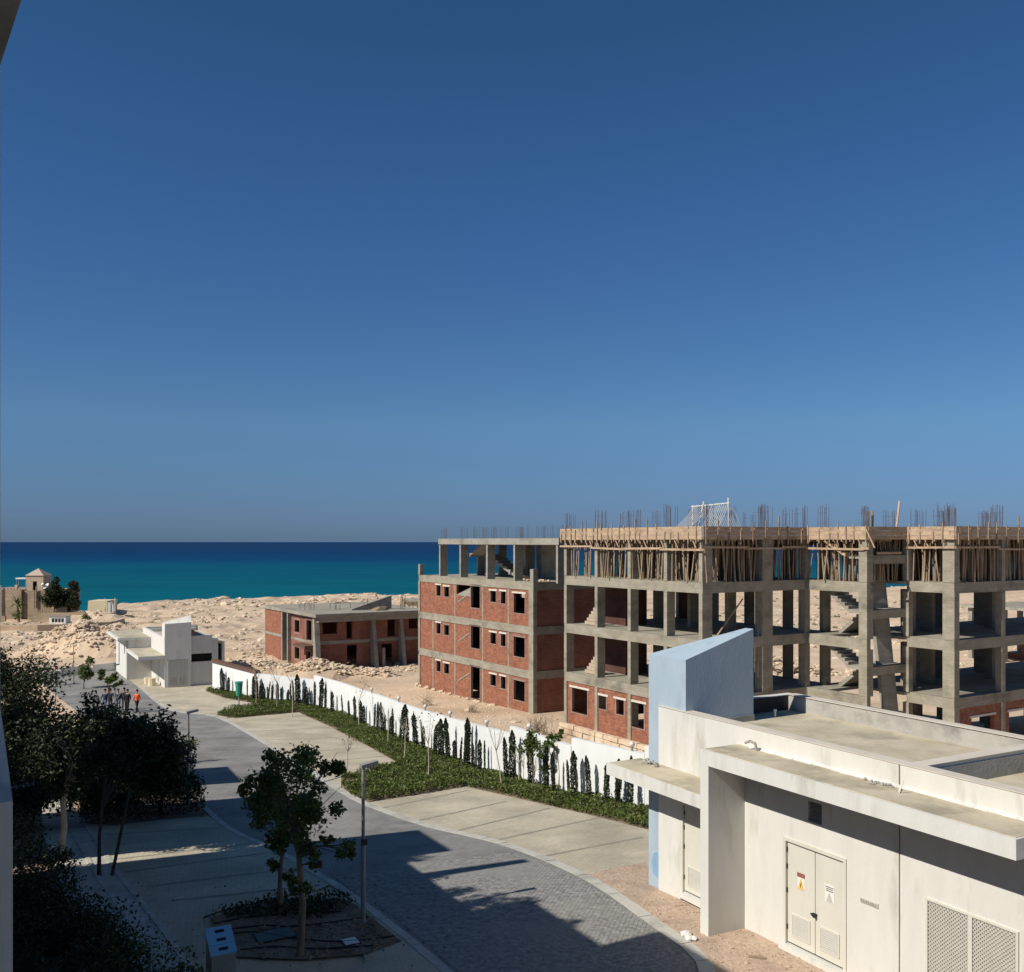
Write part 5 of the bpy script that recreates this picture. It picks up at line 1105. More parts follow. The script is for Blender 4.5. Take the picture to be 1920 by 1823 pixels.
prop(rock_mesh(P, S, 'spoil_rubble', M['rock']), 'rubble lying on the excavated spoil heaps', None, None, 'stuff')
P, S = [], []
while len(P) < 900:       # clods and small stones in the sandy lot
    y = random.uniform(40, 92); x = fence_x(y) + 1.0 + random.random() * 14
    t_ = (x - B0.x) * TX + (y - B0.y) * TY; w_ = -(x - B0.x) * TY + (y - B0.y) * TX
    if w_ > -.2: continue
    P.append((x, y, on_land(x, y) + .01)); S.append(random.uniform(.03, .13) * (1 + 2 * (random.random() < .06)))
prop(rock_mesh(P, S, 'lot_stones', M['rock']), 'stones strewn over the sandy lot behind the white wall', None, None, 'stuff')
st = thing('stone_pile', 'heap of pale squared stones behind the concrete frame', 'stone pile', (26.5, 99, gz(99)))
for i in range(110):
    x = 27.5 + random.uniform(-6, 6); y = 99 + random.gauss(0, .9); h = max(0, 2.2 - abs(y - 99) * 1.3) * (1 - abs(x - 27.5) / 9)
    rock_mesh([(x, y, on_land(x, y) + random.random() * h)], [random.uniform(.3, .5)], 'stone', M['rock'], st)
P, S = [], []
for i in range(700):
    a = random.uniform(-3.2, 9); b = random.uniform(-1.6, 1.0); p = KP(a, b)
    if p.x < RX(p.y) + .4: continue
    P.append((p.x, p.y, gz(p.y) + .01)); S.append(random.uniform(.012, .04) * (1 + (random.random() < .06)))
prop(rock_mesh(P, S, 'gravel', M['gravel']), 'loose gravel along the wall of the near utility building', None, None, 'stuff')
for i, (px, py, r, lab) in enumerate(((204, 1152, 2.6, 'big grey boulder on the shore right of the annexe'), (222, 1148, 2.2, 'big rounded pale boulder on the shore behind the far utility building'))):
    y = 200 + i * 3; x = (px - 960) / F * y; t = thing('boulder', lab, 'boulder', (x, y, gz(y))); rock_mesh([(x, y, CZ - (py - HOR) / F * y)], [r], 'rock', M['rock'], t)

t = thing('plastic_bag', 'crumpled white bag lying on the kerb at the pier foot', 'bag', KP(-.25, -.45, 0))
rock_mesh([tuple(KP(-.3 + i * .09, -.45 + random.gauss(0, .05), .05)) for i in range(4)], [.13, .10, .12, .07], 'bag', M['sign_white'], t)
# ================================================================== plants
def leaf_cloud(pts, size, name, mat, parent, up=.25, asp=.55, kind=None):
    pts = np.asarray(pts); n = len(pts)
    d = RNG.normal(size=(n, 3)); d[:, 2] = d[:, 2] * .7 + up; d /= np.linalg.norm(d, axis=1, keepdims=True)
    r = RNG.normal(size=(n, 3)); s = np.cross(d, r); s /= np.linalg.norm(s, axis=1, keepdims=True)
    L = (size * RNG.uniform(.6, 1.35, n))[:, None]; Wd = L * asp * .5
    V = np.stack([pts - d * L * .5, pts + s * Wd, pts + d * L * .5 + np.cross(s, d) * L * .12, pts - s * Wd], 1).reshape(-1, 3)
    Fc = np.arange(4 * n).reshape(-1, 4)
    mb = MB(); mb.v = V.tolist(); mb.f = Fc.tolist(); o = mb.build(name, mat, parent)
    if kind: o['kind'] = kind
    return o
def blob(c, r, n, rz=None, hollow=.45):
    v = RNG.normal(size=(n, 3)); v /= np.linalg.norm(v, axis=1, keepdims=True)
    q = hollow + (1 - hollow) * RNG.random(n) ** .6
    # uneven outline
    q *= 1 + .22 * np.sin(v[:, 0] * 5 + c[0] * 3) * np.cos(v[:, 2] * 6 + c[1] * 2)
    return np.array(c)[None] + v * q[:, None] * np.array([r, r, rz or r])[None]
def tree(name, label, base, clumps, leaf, mat, bark='trunk', r0=.09, cat='tree', group=None, young=None, fork=None, stems=1):
    "clumps: (centre, radius, leaf count)"
    t = thing(name, label, cat, base, group); base = Vector(base)
    c = sum((Vector(k[0]) for k in clumps), Vector()) / len(clumps); zlow = min(k[0][2] - k[1] * .4 for k in clumps)
    fk_ = Vector(fork) if fork else Vector((base.x * .45 + c.x * .55, base.y * .45 + c.y * .55, max(base.z + .5, zlow - .1)))
    mid = base.lerp(fk_, .5) + Vector((random.gauss(0, .04), random.gauss(0, .04), 0))
    mb = MB(); mb.path([base - Vector((0, 0, .1)), base + Vector((0, 0, .15)), mid, fk_], [r0 * 1.35, r0 * 1.05, r0 * .85, r0 * .7], 9)
    for (cc, r, n) in clumps:
        cc = Vector(cc); zz = random.uniform(-.25, .05); st_ = fk_.lerp(base, random.uniform(0, .12)) if cc.z > fk_.z else fk_.lerp(base, min(.8, max(0.0, (fk_.z - cc.z + .15) / max(.2, fk_.z - base.z))))
        m = st_.lerp(cc, .5); m = Vector((m.x * .6 + st_.x * .4, m.y * .6 + st_.y * .4, m.z + .12 * (cc - st_).length + zz * 0))
        mb.path([st_, st_.lerp(m, .5) + Vector((0, 0, .04)), m, cc], [r0 * .5, r0 * .38, r0 * .28, r0 * .12], 6)
        for k in range(5):
            e = cc + Vector((random.gauss(0, .5), random.gauss(0, .5), random.gauss(.1, .4))) * r; mb.tube(m.lerp(cc, random.random()), e, r0 * .16, r0 * .06, 4)
    mb.build('trunk', M[bark], t)
    pts = []
    for (cc, r, n) in clumps:
        k = max(3, int(n / 150)); sub = [Vector(cc) + Vector((max(-.85, min(.85, random.gauss(0, .45))), max(-.85, min(.85, random.gauss(0, .45))), max(-.7, min(.7, random.gauss(0, .4))))) * r for _ in range(k)]
        for s_ in sub: pts.append(blob(s_, r * random.uniform(.34, .58), n // k, None, .1))
    leaf_cloud(np.concatenate(pts), leaf, 'crown', M[mat], t)
    if young:
        leaf_cloud(np.concatenate([blob(c_, r_, n_, None, .2) for c_, r_, n_ in young]), leaf * .9, 'young_shoots', M['leaf_yel'], t, kind='stuff')
    return t
random.seed(21); RNG = np.random.default_rng(21)
# the two trees in the foreground island
Yt = gp(563, 1792).y
def px_cl(lst, Y): return [((lambda p: (p.x, p.y + random.uniform(-.35, .35), p.z))(at(x, y, Y)), r / F * Y, n) for x, y, r, n in lst]
tree('street_tree', 'broad-leaved young tree, front one of two in the foreground bed', gp(563, 1792), px_cl([(560, 1455, 60, 1050), (608, 1440, 42, 560), (602, 1510, 48, 650), (545, 1525, 54, 800), (580, 1575, 34, 340), (462, 1472, 28, 170), (498, 1445, 46, 480), (518, 1490, 54, 720), (645, 1590, 22, 260), (622, 1568, 16, 90), (560, 1640, 24, 240), (592, 1618, 18, 150), (538, 1645, 16, 100)], Yt), .105, 'leaf', r0=.085, young=[(tuple(at(577, 1416, Yt)), .28, 170), (tuple(at(647, 1588, Yt)), .2, 60)], fork=tuple(at(560, 1600, Yt)))  # yellower top clump of young leaves also stands in for sunlight there
Yb = gp(526, 1708).y
tree('street_tree', 'broad-leaved young tree, rear one of two in the foreground bed', gp(526, 1708), px_cl([(515, 1475, 46, 800), (540, 1505, 54, 1200), (500, 1515, 42, 800), (525, 1560, 40, 800), (520, 1600, 24, 300), (515, 1628, 14, 80), (560, 1490, 46, 800)], Yb), .11, 'leaf', r0=.07, fork=tuple(at(528, 1610, Yb)))
random.seed(33); RNG = np.random.default_rng(33)
# shaded trees on the left side of the street
def ball(cx, cy, cz, R_, n, k=7, sq=.85):
    out = []
    for i in range(k):
        v = Vector((random.gauss(0, 1), random.gauss(0, 1), random.gauss(0, 1))).normalized(); out.append(((cx + v.x * R_ * .55, cy + v.y * R_ * .55, cz + v.z * R_ * .55 * sq), R_ * .75, n // k))
    return out
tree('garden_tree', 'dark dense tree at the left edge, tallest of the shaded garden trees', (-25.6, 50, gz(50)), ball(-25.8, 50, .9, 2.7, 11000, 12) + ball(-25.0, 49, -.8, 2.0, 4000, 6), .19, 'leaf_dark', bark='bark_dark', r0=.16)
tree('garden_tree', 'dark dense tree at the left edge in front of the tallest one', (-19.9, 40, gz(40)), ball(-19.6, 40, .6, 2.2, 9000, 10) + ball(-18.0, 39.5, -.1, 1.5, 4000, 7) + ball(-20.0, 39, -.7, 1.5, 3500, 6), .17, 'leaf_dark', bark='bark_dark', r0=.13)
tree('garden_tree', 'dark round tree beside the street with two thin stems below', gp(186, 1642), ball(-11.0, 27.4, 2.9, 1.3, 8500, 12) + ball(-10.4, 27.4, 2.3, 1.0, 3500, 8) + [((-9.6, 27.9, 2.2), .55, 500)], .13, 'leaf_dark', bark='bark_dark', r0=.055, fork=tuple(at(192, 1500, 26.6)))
s2 = gp(210, 1642); t = thing('thin_tree', 'thin leaning dark stem beside the two-stemmed round tree', 'tree', s2); MB().path([s2, s2 + Vector((.12, .2, .9)), s2 + Vector((.3, .5, 2.3))], [.05, .045, .035], 7).build('trunk', M['bark_dark'], t)
tree('garden_tree', 'tree with a pale thick trunk standing in the strip of sunlight', gp(114, 1604), ball(-12.7, 29.2, 3.0, 1.25, 7000, 10) + ball(-13.2, 29.0, 2.2, .9, 2500, 6), .13, 'leaf_dark', bark='trunk_pale', r0=.11, fork=tuple(at(118, 1500, 28.8)))
tree('garden_tree', 'small dark tree overhanging the street edge above the lamp post', gp(300, 1520), ball(-12.6, 34.2, 1.4, .95, 3600, 9) + [((-11.5, 33.6, .9), .5, 260), ((-11.1, 33.9, .2), .4, 130), ((-11.3, 34, 1.5), .35, 110)], .12, 'leaf_dark', bark='bark_dark', r0=.05)
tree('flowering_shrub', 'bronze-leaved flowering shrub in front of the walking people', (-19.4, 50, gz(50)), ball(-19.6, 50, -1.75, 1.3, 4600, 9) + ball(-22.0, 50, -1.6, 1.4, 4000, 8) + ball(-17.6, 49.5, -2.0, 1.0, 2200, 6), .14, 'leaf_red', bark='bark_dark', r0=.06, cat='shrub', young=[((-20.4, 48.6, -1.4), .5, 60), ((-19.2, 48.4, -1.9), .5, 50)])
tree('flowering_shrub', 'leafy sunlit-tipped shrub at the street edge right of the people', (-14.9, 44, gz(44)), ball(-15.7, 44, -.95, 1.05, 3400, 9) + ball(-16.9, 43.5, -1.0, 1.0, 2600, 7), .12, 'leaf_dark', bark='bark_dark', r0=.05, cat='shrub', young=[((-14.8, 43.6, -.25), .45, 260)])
for (px, py, Y, r, n, lab) in ((60, 1470, 33, 1.3, 5000, 'dark shrub below the left trees behind the low garden wall'), (130, 1440, 36, 1.3, 5000, 'dark shrub between the left edge trees and the pale trunk'), (230, 1480, 34, 1.1, 4000, 'dark shrub behind the two thin stems'), (300, 1470, 36, 1.0, 3600, 'dark shrub left of the lamp post at the bed corner')):
    c = at(px, py, Y); t = thing('shrub', lab, 'shrub', (c.x, c.y, gz(Y))); zz = np.concatenate([blob((c.x + random.gauss(0, r * .5), c.y + random.gauss(0, .4), c.z + random.uniform(-.6, .3) * r), r * .62, n // 7, None, .1) for _ in range(7)]); leaf_cloud(zz, .13, 'foliage', M['leaf_dark'], t); MB().path([(c.x, c.y, gz(Y) - .1), (c.x + .1, c.y, (c.z + gz(Y)) / 2), (c.x, c.y, c.z)], [.06, .05, .03], 6).build('stem', M['bark_dark'], t)
tree('young_tree', 'thin young tree with few broad leaves beside the group of people', gp(208, 1352), [(tuple(at(206, 1272, 66)), .55, 60), (tuple(at(186, 1266, 66)), .4, 40), (tuple(at(222, 1284, 66)), .35, 26)], .42, 'leaf', bark='bark_dark', r0=.08, fork=tuple(at(204, 1288, 66)))
tree('young_tree', 'small round leafy tree at the far end of the street', gp(157, 1292), [(tuple(at(156, 1252, 88)), .9, 700), (tuple(at(160, 1264, 88)), 1.0, 600)], .22, 'leaf', r0=.07)
# villa trees and palm
tree('pine_tree', 'big dark tree in front of the villa, taller of the pair', (vx(112), VY - 2, vz0), [((vx(108), VY - 2, vz(1112)), 2.0, 2600), ((vx(112), VY - 2, vz(1098)), 1.5, 1500), ((vx(105), VY - 2, vz(1126)), 2.0, 2400), ((vx(116), VY - 2, vz(1128)), 1.5, 1400), ((vx(110), VY - 2, vz(1088)), .9, 500)], .35, 'leaf_dark', r0=.2)
tree('pine_tree', 'big dark tree right of the villa, lower of the pair', (vx(140), VY - 1, vz0), [((vx(141), VY - 1, vz(1108)), 1.4, 1600), ((vx(139), VY - 1, vz(1122)), 1.8, 2200), ((vx(143), VY - 1, vz(1097)), 1.0, 700), ((vx(134), VY - 1, vz(1133)), 1.5, 1400), ((vx(129), VY - 1, vz(1125)), 1.1, 800)], .35, 'leaf_dark', r0=.2)
pt_ = thing('palm_tree', 'palm tree leaning against the villa wall', 'palm tree', (vx(49), VY - 3, vz0)); hd = Vector((vx(47), VY - 3, vz(1133)))
MB().path([(vx(50), VY - 3, vz0 - .3), (vx(49), VY - 3, vz(1150)), hd], [.28, .22, .2], 8).build('trunk', M['trunk'], pt_)
for i in range(34):
    an = random.uniform(0, 6.28); el = random.uniform(-.2, 1.35); L_ = random.uniform(1.8, 2.8); d = Vector((math.cos(an) * math.cos(el), math.sin(an) * math.cos(el), math.sin(el))); s_ = d.cross(Vector((0, 0, 1))).normalized()
    p1 = hd + d * L_ * .55; p2 = hd + d * L_ + Vector((0, 0, -.35 * L_ * math.cos(el))); w_ = .16
    MB().add([hd, p1 - s_ * w_, p1 + s_ * w_, p2, p1 + Vector((0, 0, .06))], [(0, 1, 4), (0, 4, 2), (1, 3, 4), (4, 3, 2)]).build('frond', M['leaf'], pt_)
for (px, py, r, Y, lab) in ((32, 1153, 1.1, VY - 6, 'dark bush at the foot of the palm'), (160, 1158, .75, VY - 8, 'small dark bush at the end of the curved garden wall'), (185, 1155, .9, VY - 3, 'green bush between the curved garden wall and the boulder')):
    c = at(px, py, Y); t = thing('bush', lab, 'bush', (c.x, c.y, gz(Y))); leaf_cloud(blob(tuple(c), r, 300, None, .1), .3, 'foliage', M['leaf'], t)
pts = []
for i in range(900):
    y = random.uniform(105, 300); u = random.uniform(-.5, .5); x = u * y
    if y > shore(u) - 6 or (abs(x - LF(-3, 5).x) < 9 and y < 112) or vnoise(np.array([x * .05]), np.array([y * .035]), 41)[0] < .45 or (u > -.05 and y < 125) or (u < -.36 and y < 135): continue
    pts.append(blob((x, y, on_land(x, y) + .05), random.uniform(.4, 1.0), 40, .35, .1))
prop(leaf_cloud(np.concatenate(pts), .26, 'scrub_vegetation', M['cover'], None), 'low olive scrub dotted over the shore sand', None, None, 'stuff')
# hedge and garden shrubs in the shade of the flats
def box_leaves(fr, a0, a1, b0, b1, z0, z1, n): 
    a = RNG.uniform(a0, a1, n); b = RNG.uniform(b0, b1, n); z = RNG.uniform(z0, z1, n)
    return np.array([tuple(fr(x, y, w)) for x, y, w in zip(a, b, z)])
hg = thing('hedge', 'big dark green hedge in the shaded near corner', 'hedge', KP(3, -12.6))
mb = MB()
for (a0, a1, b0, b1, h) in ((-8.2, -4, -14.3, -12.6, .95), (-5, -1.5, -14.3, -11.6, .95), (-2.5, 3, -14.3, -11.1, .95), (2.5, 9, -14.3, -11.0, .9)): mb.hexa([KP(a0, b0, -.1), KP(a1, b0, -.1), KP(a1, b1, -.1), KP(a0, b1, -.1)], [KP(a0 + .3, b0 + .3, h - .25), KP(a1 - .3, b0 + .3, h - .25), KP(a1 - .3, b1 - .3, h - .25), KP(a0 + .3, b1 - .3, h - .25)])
mb.build('stems', M['leaf_dark'], hg)  # not real stems: a solid dark core added to close gaps in the foliage
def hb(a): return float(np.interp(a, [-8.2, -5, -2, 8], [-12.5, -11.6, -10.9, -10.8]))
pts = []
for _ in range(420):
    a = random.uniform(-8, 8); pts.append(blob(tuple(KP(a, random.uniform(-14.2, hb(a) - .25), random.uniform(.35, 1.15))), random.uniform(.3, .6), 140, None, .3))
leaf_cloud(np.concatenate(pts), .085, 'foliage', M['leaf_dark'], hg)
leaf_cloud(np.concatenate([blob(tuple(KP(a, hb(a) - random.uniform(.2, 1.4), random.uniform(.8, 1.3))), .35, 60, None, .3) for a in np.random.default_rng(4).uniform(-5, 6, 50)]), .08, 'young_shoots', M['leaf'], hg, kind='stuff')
for (px, py, Y, r, lab) in ((38, 1560, 26, .75, 'grey-green bush beside the balcony wall'), (60, 1620, 25, .7, 'dark bush between the balcony wall and the big hedge'), (110, 1625, 27, .5, 'low dark bush at the foot of the pale trunk'), (20, 1650, 22, .8, 'dark bush at the left edge above the hedge')):
    c = at(px, py, Y); c.z = max(c.z, gz(Y) + r * .5); t = thing('bush', lab, 'bush', (c.x, c.y, gz(Y))); leaf_cloud(blob(tuple(c), r, 700, None, .1), .1, 'foliage', M['leaf_dark'], t)
# low red-brown planting at the end of the left bays
bed3 = G((150, 1545), (215, 1548), (300, 1538), (384, 1530), (384, 1505), (340, 1480), (250, 1490), (150, 1500))
prop(drape('planting_bed', bed3, M['earth'], .012), kind='structure')
def in_poly(poly, n, pad=0.0):
    import mathutils
    xs_ = [p[0] for p in poly]; ys_ = [p[1] for p in poly]; tri = mathutils.geometry.tessellate_polygon([[Vector((p[0], p[1], 0)) for p in poly]])
    ar = []; 
    for a, b, c in tri: ar.append(abs((poly[b][0] - poly[a][0]) * (poly[c][1] - poly[a][1]) - (poly[c][0] - poly[a][0]) * (poly[b][1] - poly[a][1])) / 2)
    ar = np.array(ar); k = RNG.choice(len(tri), n, p=ar / ar.sum()); r1 = np.sqrt(RNG.random(n)); r2 = RNG.random(n)
    T = np.array([[[poly[i][0], poly[i][1]] for i in t] for t in tri])[k]
    return T[:, 0] * (1 - r1)[:, None] + T[:, 1] * (r1 * (1 - r2))[:, None] + T[:, 2] * (r1 * r2)[:, None]
def cover(poly, n, h, leaf, mat, label, name='ground_cover', patch=0.0):
    q = in_poly(poly, n); q = q[vnoise(q[:, 0] * .55 + 7, q[:, 1] * .55, 27) * .6 + vnoise(q[:, 0] * 1.7, q[:, 1] * 1.7, 28) * .4 > patch]; n = len(q); hh = h * (.35 + .9 * vnoise(q[:, 0] * 1.1, q[:, 1] * 1.1, 21)); z = np.array([gz(y) for y in q[:, 1]]) + RNG.random(n) ** .6 * hh
    return prop(leaf_cloud(np.column_stack([q, z]), leaf, name, M[mat], None, up=.7), label, None, None, 'stuff')
cover(bed3, 5000, .5, .10, 'leaf_red', 'low bronze planting at the end of the shaded bays')
# the sunny beds along the white wall
fl = [fpt(Y, -.12) for Y in (87.5, 84, 80.8, 77.5, 73, 64.3, 56.5, 50, 44.5, 41.8, 39.1, 36.4, 34.5)]
bed1 = [p for p in fl] + G((1216, 1556), (1100, 1527), (1000, 1504), (872, 1475), (780, 1491), (690, 1504), (660, 1494), (644, 1478), (640, 1458), (690, 1449), (752, 1434), (690, 1399), (620, 1363), (560, 1336), (480, 1343), (440, 1347), (405, 1341), (428, 1331), (500, 1323), (420, 1309), (386, 1296))
for p in bed1: p.z = gz(p.y)
prop(drape('planting_bed', bed1, M['earth'], .008), kind='structure')
cover(bed1, 74000, .36, .115, 'cover', 'green ground cover filling the sunny bed along the white wall', patch=.27)
cover(bed1, 9000, .42, .14, 'leaf_yel', 'paler shoots in the ground cover along the white wall', patch=.52)
cover(bed1, 9000, .34, .12, 'leaf_red', 'bronze patches in the ground cover along the white wall', patch=.56)
isl = G((392, 1722), (520, 1686), (640, 1686), (668, 1698), (752, 1766), (690, 1790), (560, 1800), (440, 1795))
prop(drape('footpath', [KP(-1.2, -10.6), KP(-2.5, -7.3)] + [p for p in LEFT if p.y < gp(640, 1662).y] + [KP(14, -10.6)], M['pave_bay'], .003), kind='structure')
prop(drape('planting_bed', isl, M['earth'], .014), kind='structure')
cover([p for p in isl[:4]] + [isl[3].lerp(isl[7], .35)], 1500, .28, .09, 'leaf_dark', 'dark low plants along the back of the foreground bed')
garden = [KP(-36, -12.6), KP(-11, -12.5), KP(-4, -12.0), KP(14, -12.1), KP(14, FB), KP(-36, FB)]
prop(drape('garden_soil', garden, M['earth'], .0035), kind='structure')
for i, pl in enumerate((((410, 1760), (470, 1750), (560, 1764), (650, 1768), (740, 1758)), ((450, 1784), (520, 1778), (600, 1782), (700, 1776)), ((400, 1735), (470, 1722), (560, 1715), (640, 1712)), ((430, 1745), (500, 1738), (560, 1740), (690, 1722)))):
    g = [gp(*p) + Vector((0, 0, .035)) for p in pl]; lab = ['black irrigation hose crossing the foreground bed before the front tree', 'black irrigation hose nearest the pedestal in the foreground bed', 'black irrigation hose along the back of the foreground bed', 'black irrigation hose running past the valve cover to the lamp'][i]
    o = MB().path(smooth([Vector(p) for p in g], 4) and [p + Vector((0, 0, .04)) for p in smooth([Vector(p) for p in g], 4)], [.018] * (len(g) * 4 - 3), 5).build('irrigation_hose', M['hose']); prop(o, lab, 'hose', 'irrigation hoses in the foreground bed')
for (px, py, a, b, m, lab) in ((515, 1756, .42, .28, 'cover_green', 'green valve box lid lying in the foreground bed'), (657, 1768, .16, .16, 'sign_white', 'small square white lid in the foreground bed near the lamp')):
    p = gp(px, py); t = thing('valve_box', lab, 'lid', p); f_ = frame(p.x, p.y, .87, .49, p.z); MB().box(f_, -a, a, -b, b, -.05, .05).build('lid', M[m], t); MB().box(f_, -a - .03, a + .03, -b - .03, b + .03, -.05, .035).build('rim', M['dark'], t)

q = in_poly(isl, 900); prop(rock_mesh([(x, y, gz(y) + .018) for x, y in q], RNG.uniform(.015, .07, 900), 'soil_clods', M['earth']), 'soil clods and leaf litter in the foreground bed', None, None, 'stuff')
q = in_poly([KP(-11, -11.1), KP(-3, -10.5), KP(3, -9), KP(1, -5), KP(-8, -4)], 170); prop(leaf_cloud([(x, y, gz(y) + .02) for x, y in q], .07, 'fallen_leaves', M['leaf_red'], None, up=0), 'fallen leaves scattered over the shaded paving', None, None, 'stuff')
random.seed(45); RNG = np.random.default_rng(45)
# cypresses trained against the white wall
def make_cypress(h, r, n, seed):
    t = thing('cypress', 'slim dark cypress against the white wall', 'cypress', (0, 0, 0), 'slim cypresses planted along the white wall')
    MB().tube((0, 0, -.05), (0, 0, h * .9), .025, .008, 5).build('trunk', M['trunk'], t)
    z = RNG.random(n) * h; k = np.clip((1 - z / h) / .15, .08, 1) ** .7 * np.clip(.6 + z / h * 1.6, 0, 1); an = RNG.uniform(0, 6.28, n); rr = r * k * (.55 + .5 * RNG.random(n)) * (.72 + .56 * vnoise(z * 5 + seed * 9, an * .9, seed))
    leaf_cloud(np.column_stack([rr * np.cos(an), rr * np.sin(an), z]), .085, 'crown', M['cypress'], t, up=2.2, asp=.6); return t
protos = [make_cypress(1.8, .115, 1000, 1), make_cypress(2.0, .10, 1000, 2), make_cypress(1.5, .12, 850, 3), make_cypress(2.2, .15, 1500, 4), make_cypress(1.75, .05, 500, 5)]
cyp = [416, 421.5, 428, 466, 474, 481, 488, 495.5, 503, 513, 521, 530, 539, 547, 551, 562, 571, 577, 583, 592, 601, 612, 623, 646, 655, 669, 677, 684, 702, 710, 717, 724, 732, 740, 750, 764, 781, 797, 813, 819, 827, 844, 853, 865, 872, 880, 888, 903, 909, 954, 960, 1000, 1024, 1042, 1068, 1080, 1107, 1141, 1158, 1186]
ordw = lambda n: '%d%s' % (n, 'th' if 10 <= n % 100 <= 20 else {1: 'st', 2: 'nd', 3: 'rd'}.get(n % 10, 'th'))
used = set()
for i, px in enumerate(cyp):
    u = (px - 960) / F; Y = min(np.linspace(34, 90, 2000), key=lambda Y: abs(fpt(Y, -.5).x / fpt(Y, -.5).y - u)); p = fpt(Y, -.5 - .1 * (i % 2)); p.z = gz(p.y)
    k = (i * 7 + 3) % 5 if px < 940 else [0, 1, 3, 3, 3, 3, 1, 3, 3, 0, 0, 3][i % 12]
    if px in (844, 903, 1107): k = 3
    n = len(cyp) - i
    lab = 'slim dark cypress on the white wall, %s from the near utility building' % ordw(n)
    sc = random.uniform(.72, 1.16)
    if k not in used: used.add(k); o = protos[k]; o.location = p; o.rotation_euler = (random.gauss(0, .02), random.gauss(0, .02), random.uniform(0, 6)); o['label'] = lab
    else:
        o = place(protos[k], p, random.uniform(0, 6), sc, lab); o.rotation_euler = (random.gauss(0, .045), random.gauss(0, .045), random.uniform(0, 6)); w_ = sc * random.uniform(.75, 1.25) * (.8 if px > 1000 else 1); o.scale = (w_, w_, sc)
# bare saplings in the sunny bed
def sapling(px, py, top, label, leaf=0, spread=.5, lean=0.0, leafsize=.12):
    b = gp(px, py); h = (py - top) / F * b.y; t = thing('sapling', label, 'sapling', b, 'staked saplings in the sunny bed'); mb = MB()
    fk_ = b + Vector((lean * h, 0, h * .55)); mb.path([b, b.lerp(fk_, .5) + Vector((.03, 0, 0)), fk_], [.032, .028, .022], 6); tips = []
    for i in range(6):
        an = random.uniform(0, 6.28); e = fk_ + Vector((math.cos(an) * spread, math.sin(an) * spread, h * random.uniform(.25, .47))); m = fk_.lerp(e, .5) + Vector((0, 0, -.06)); mb.path([fk_, m, e], [.016, .011, .006], 5)
        for k in range(3): f_ = m.lerp(e, random.random()) ; g = f_ + Vector((random.gauss(0, .15), random.gauss(0, .15), random.uniform(.05, .3))); mb.tube(f_, g, .007, .004, 4); tips.append(g)
        tips.append(e)
    mb.build('trunk', M['trunk_pale'], t)
    if leaf: leaf_cloud(np.concatenate([blob(tuple(p), .16, max(1, leaf // len(tips)), None, .2) for p in tips]), leafsize, 'crown', M['leaf'], t)
    return t
sapling(941, 1481, 1350, 'bare forked sapling in front of the widest gap in the cypresses', lean=-.08)
sapling(803, 1466, 1338, 'tall straight sapling with few leaves in the wide part of the bed', 14)
sapling(648, 1455, 1372, 'thin crooked sapling at the tip of the bed between the parking bays', 10, .35, .05)
sapling(757, 1430, 1340, 'thin bare sapling at the corner of the far parking bay', 0, .5, .03)
sapling(672, 1367, 1275, 'bare sapling against the white wall with twigs over the sand heap', 6, .7)
sapling(519, 1330, 1240, 'leafless sapling before the wall near the green bin', 20, .8)
sapling(548, 1345, 1235, 'sapling with dead brown twigs before the low brick house', 12, .9)
sapling(727, 1395, 1320, 'short bare sapling half way along the cypresses', 0, .5)
sapling(972, 1470, 1400, 'short twiggy sapling left of the broad-leaved one', 12, .35)
sapling(480, 1320, 1245, 'small sapling just right of the green bin', 16, .6)
tree('broadleaf_sapling', 'broad-leaved dark sapling before the wall, left of a pair', gp(996, 1486), px_cl([(1000, 1395, 24, 230), (985, 1400, 16, 110), (1015, 1405, 18, 120), (1020, 1440, 12, 60)], gp(996, 1486).y), .17, 'leaf', r0=.035, cat='sapling')
tree('broadleaf_sapling', 'broad-leaved dark sapling before the wall, right of a pair', gp(1047, 1490), px_cl([(1045, 1385, 18, 150), (1055, 1405, 12, 70), (1036, 1395, 12, 70)], gp(1047, 1490).y), .17, 'leaf', r0=.035, cat='sapling')
# dry brush in the lot
for (px, py, r, lab) in ((1010, 1372, 1.5, 'dry brown brush in the gap between the brick block and the concrete frame'), (885, 1335, .8, 'bare dry twigs on the sand below the tall brick doorway'), (800, 1322, 1.1, 'bare dry bush on the sand behind the white wall')):
    p = gp(px, py); p.z = on_land(p.x, p.y); t = thing('dry_bush', lab, 'dry bush', p); mb = MB()
    for i in range(60 if r > 1.2 else 26):
        an = random.uniform(0, 6.28); q = p + Vector((math.cos(an) * r * random.uniform(.2, .9), math.sin(an) * r * random.uniform(.2, .9), random.uniform(.3, 1) * r)); s_ = p + Vector((random.gauss(0, .3 * r), random.gauss(0, .2), 0)); m = s_.lerp(q, .5) + Vector((random.gauss(0, .1), 0, .1)); mb.path([s_, m, q], [.014, .01, .005], 4)
    mb.build('twigs', M['trunk'], t)

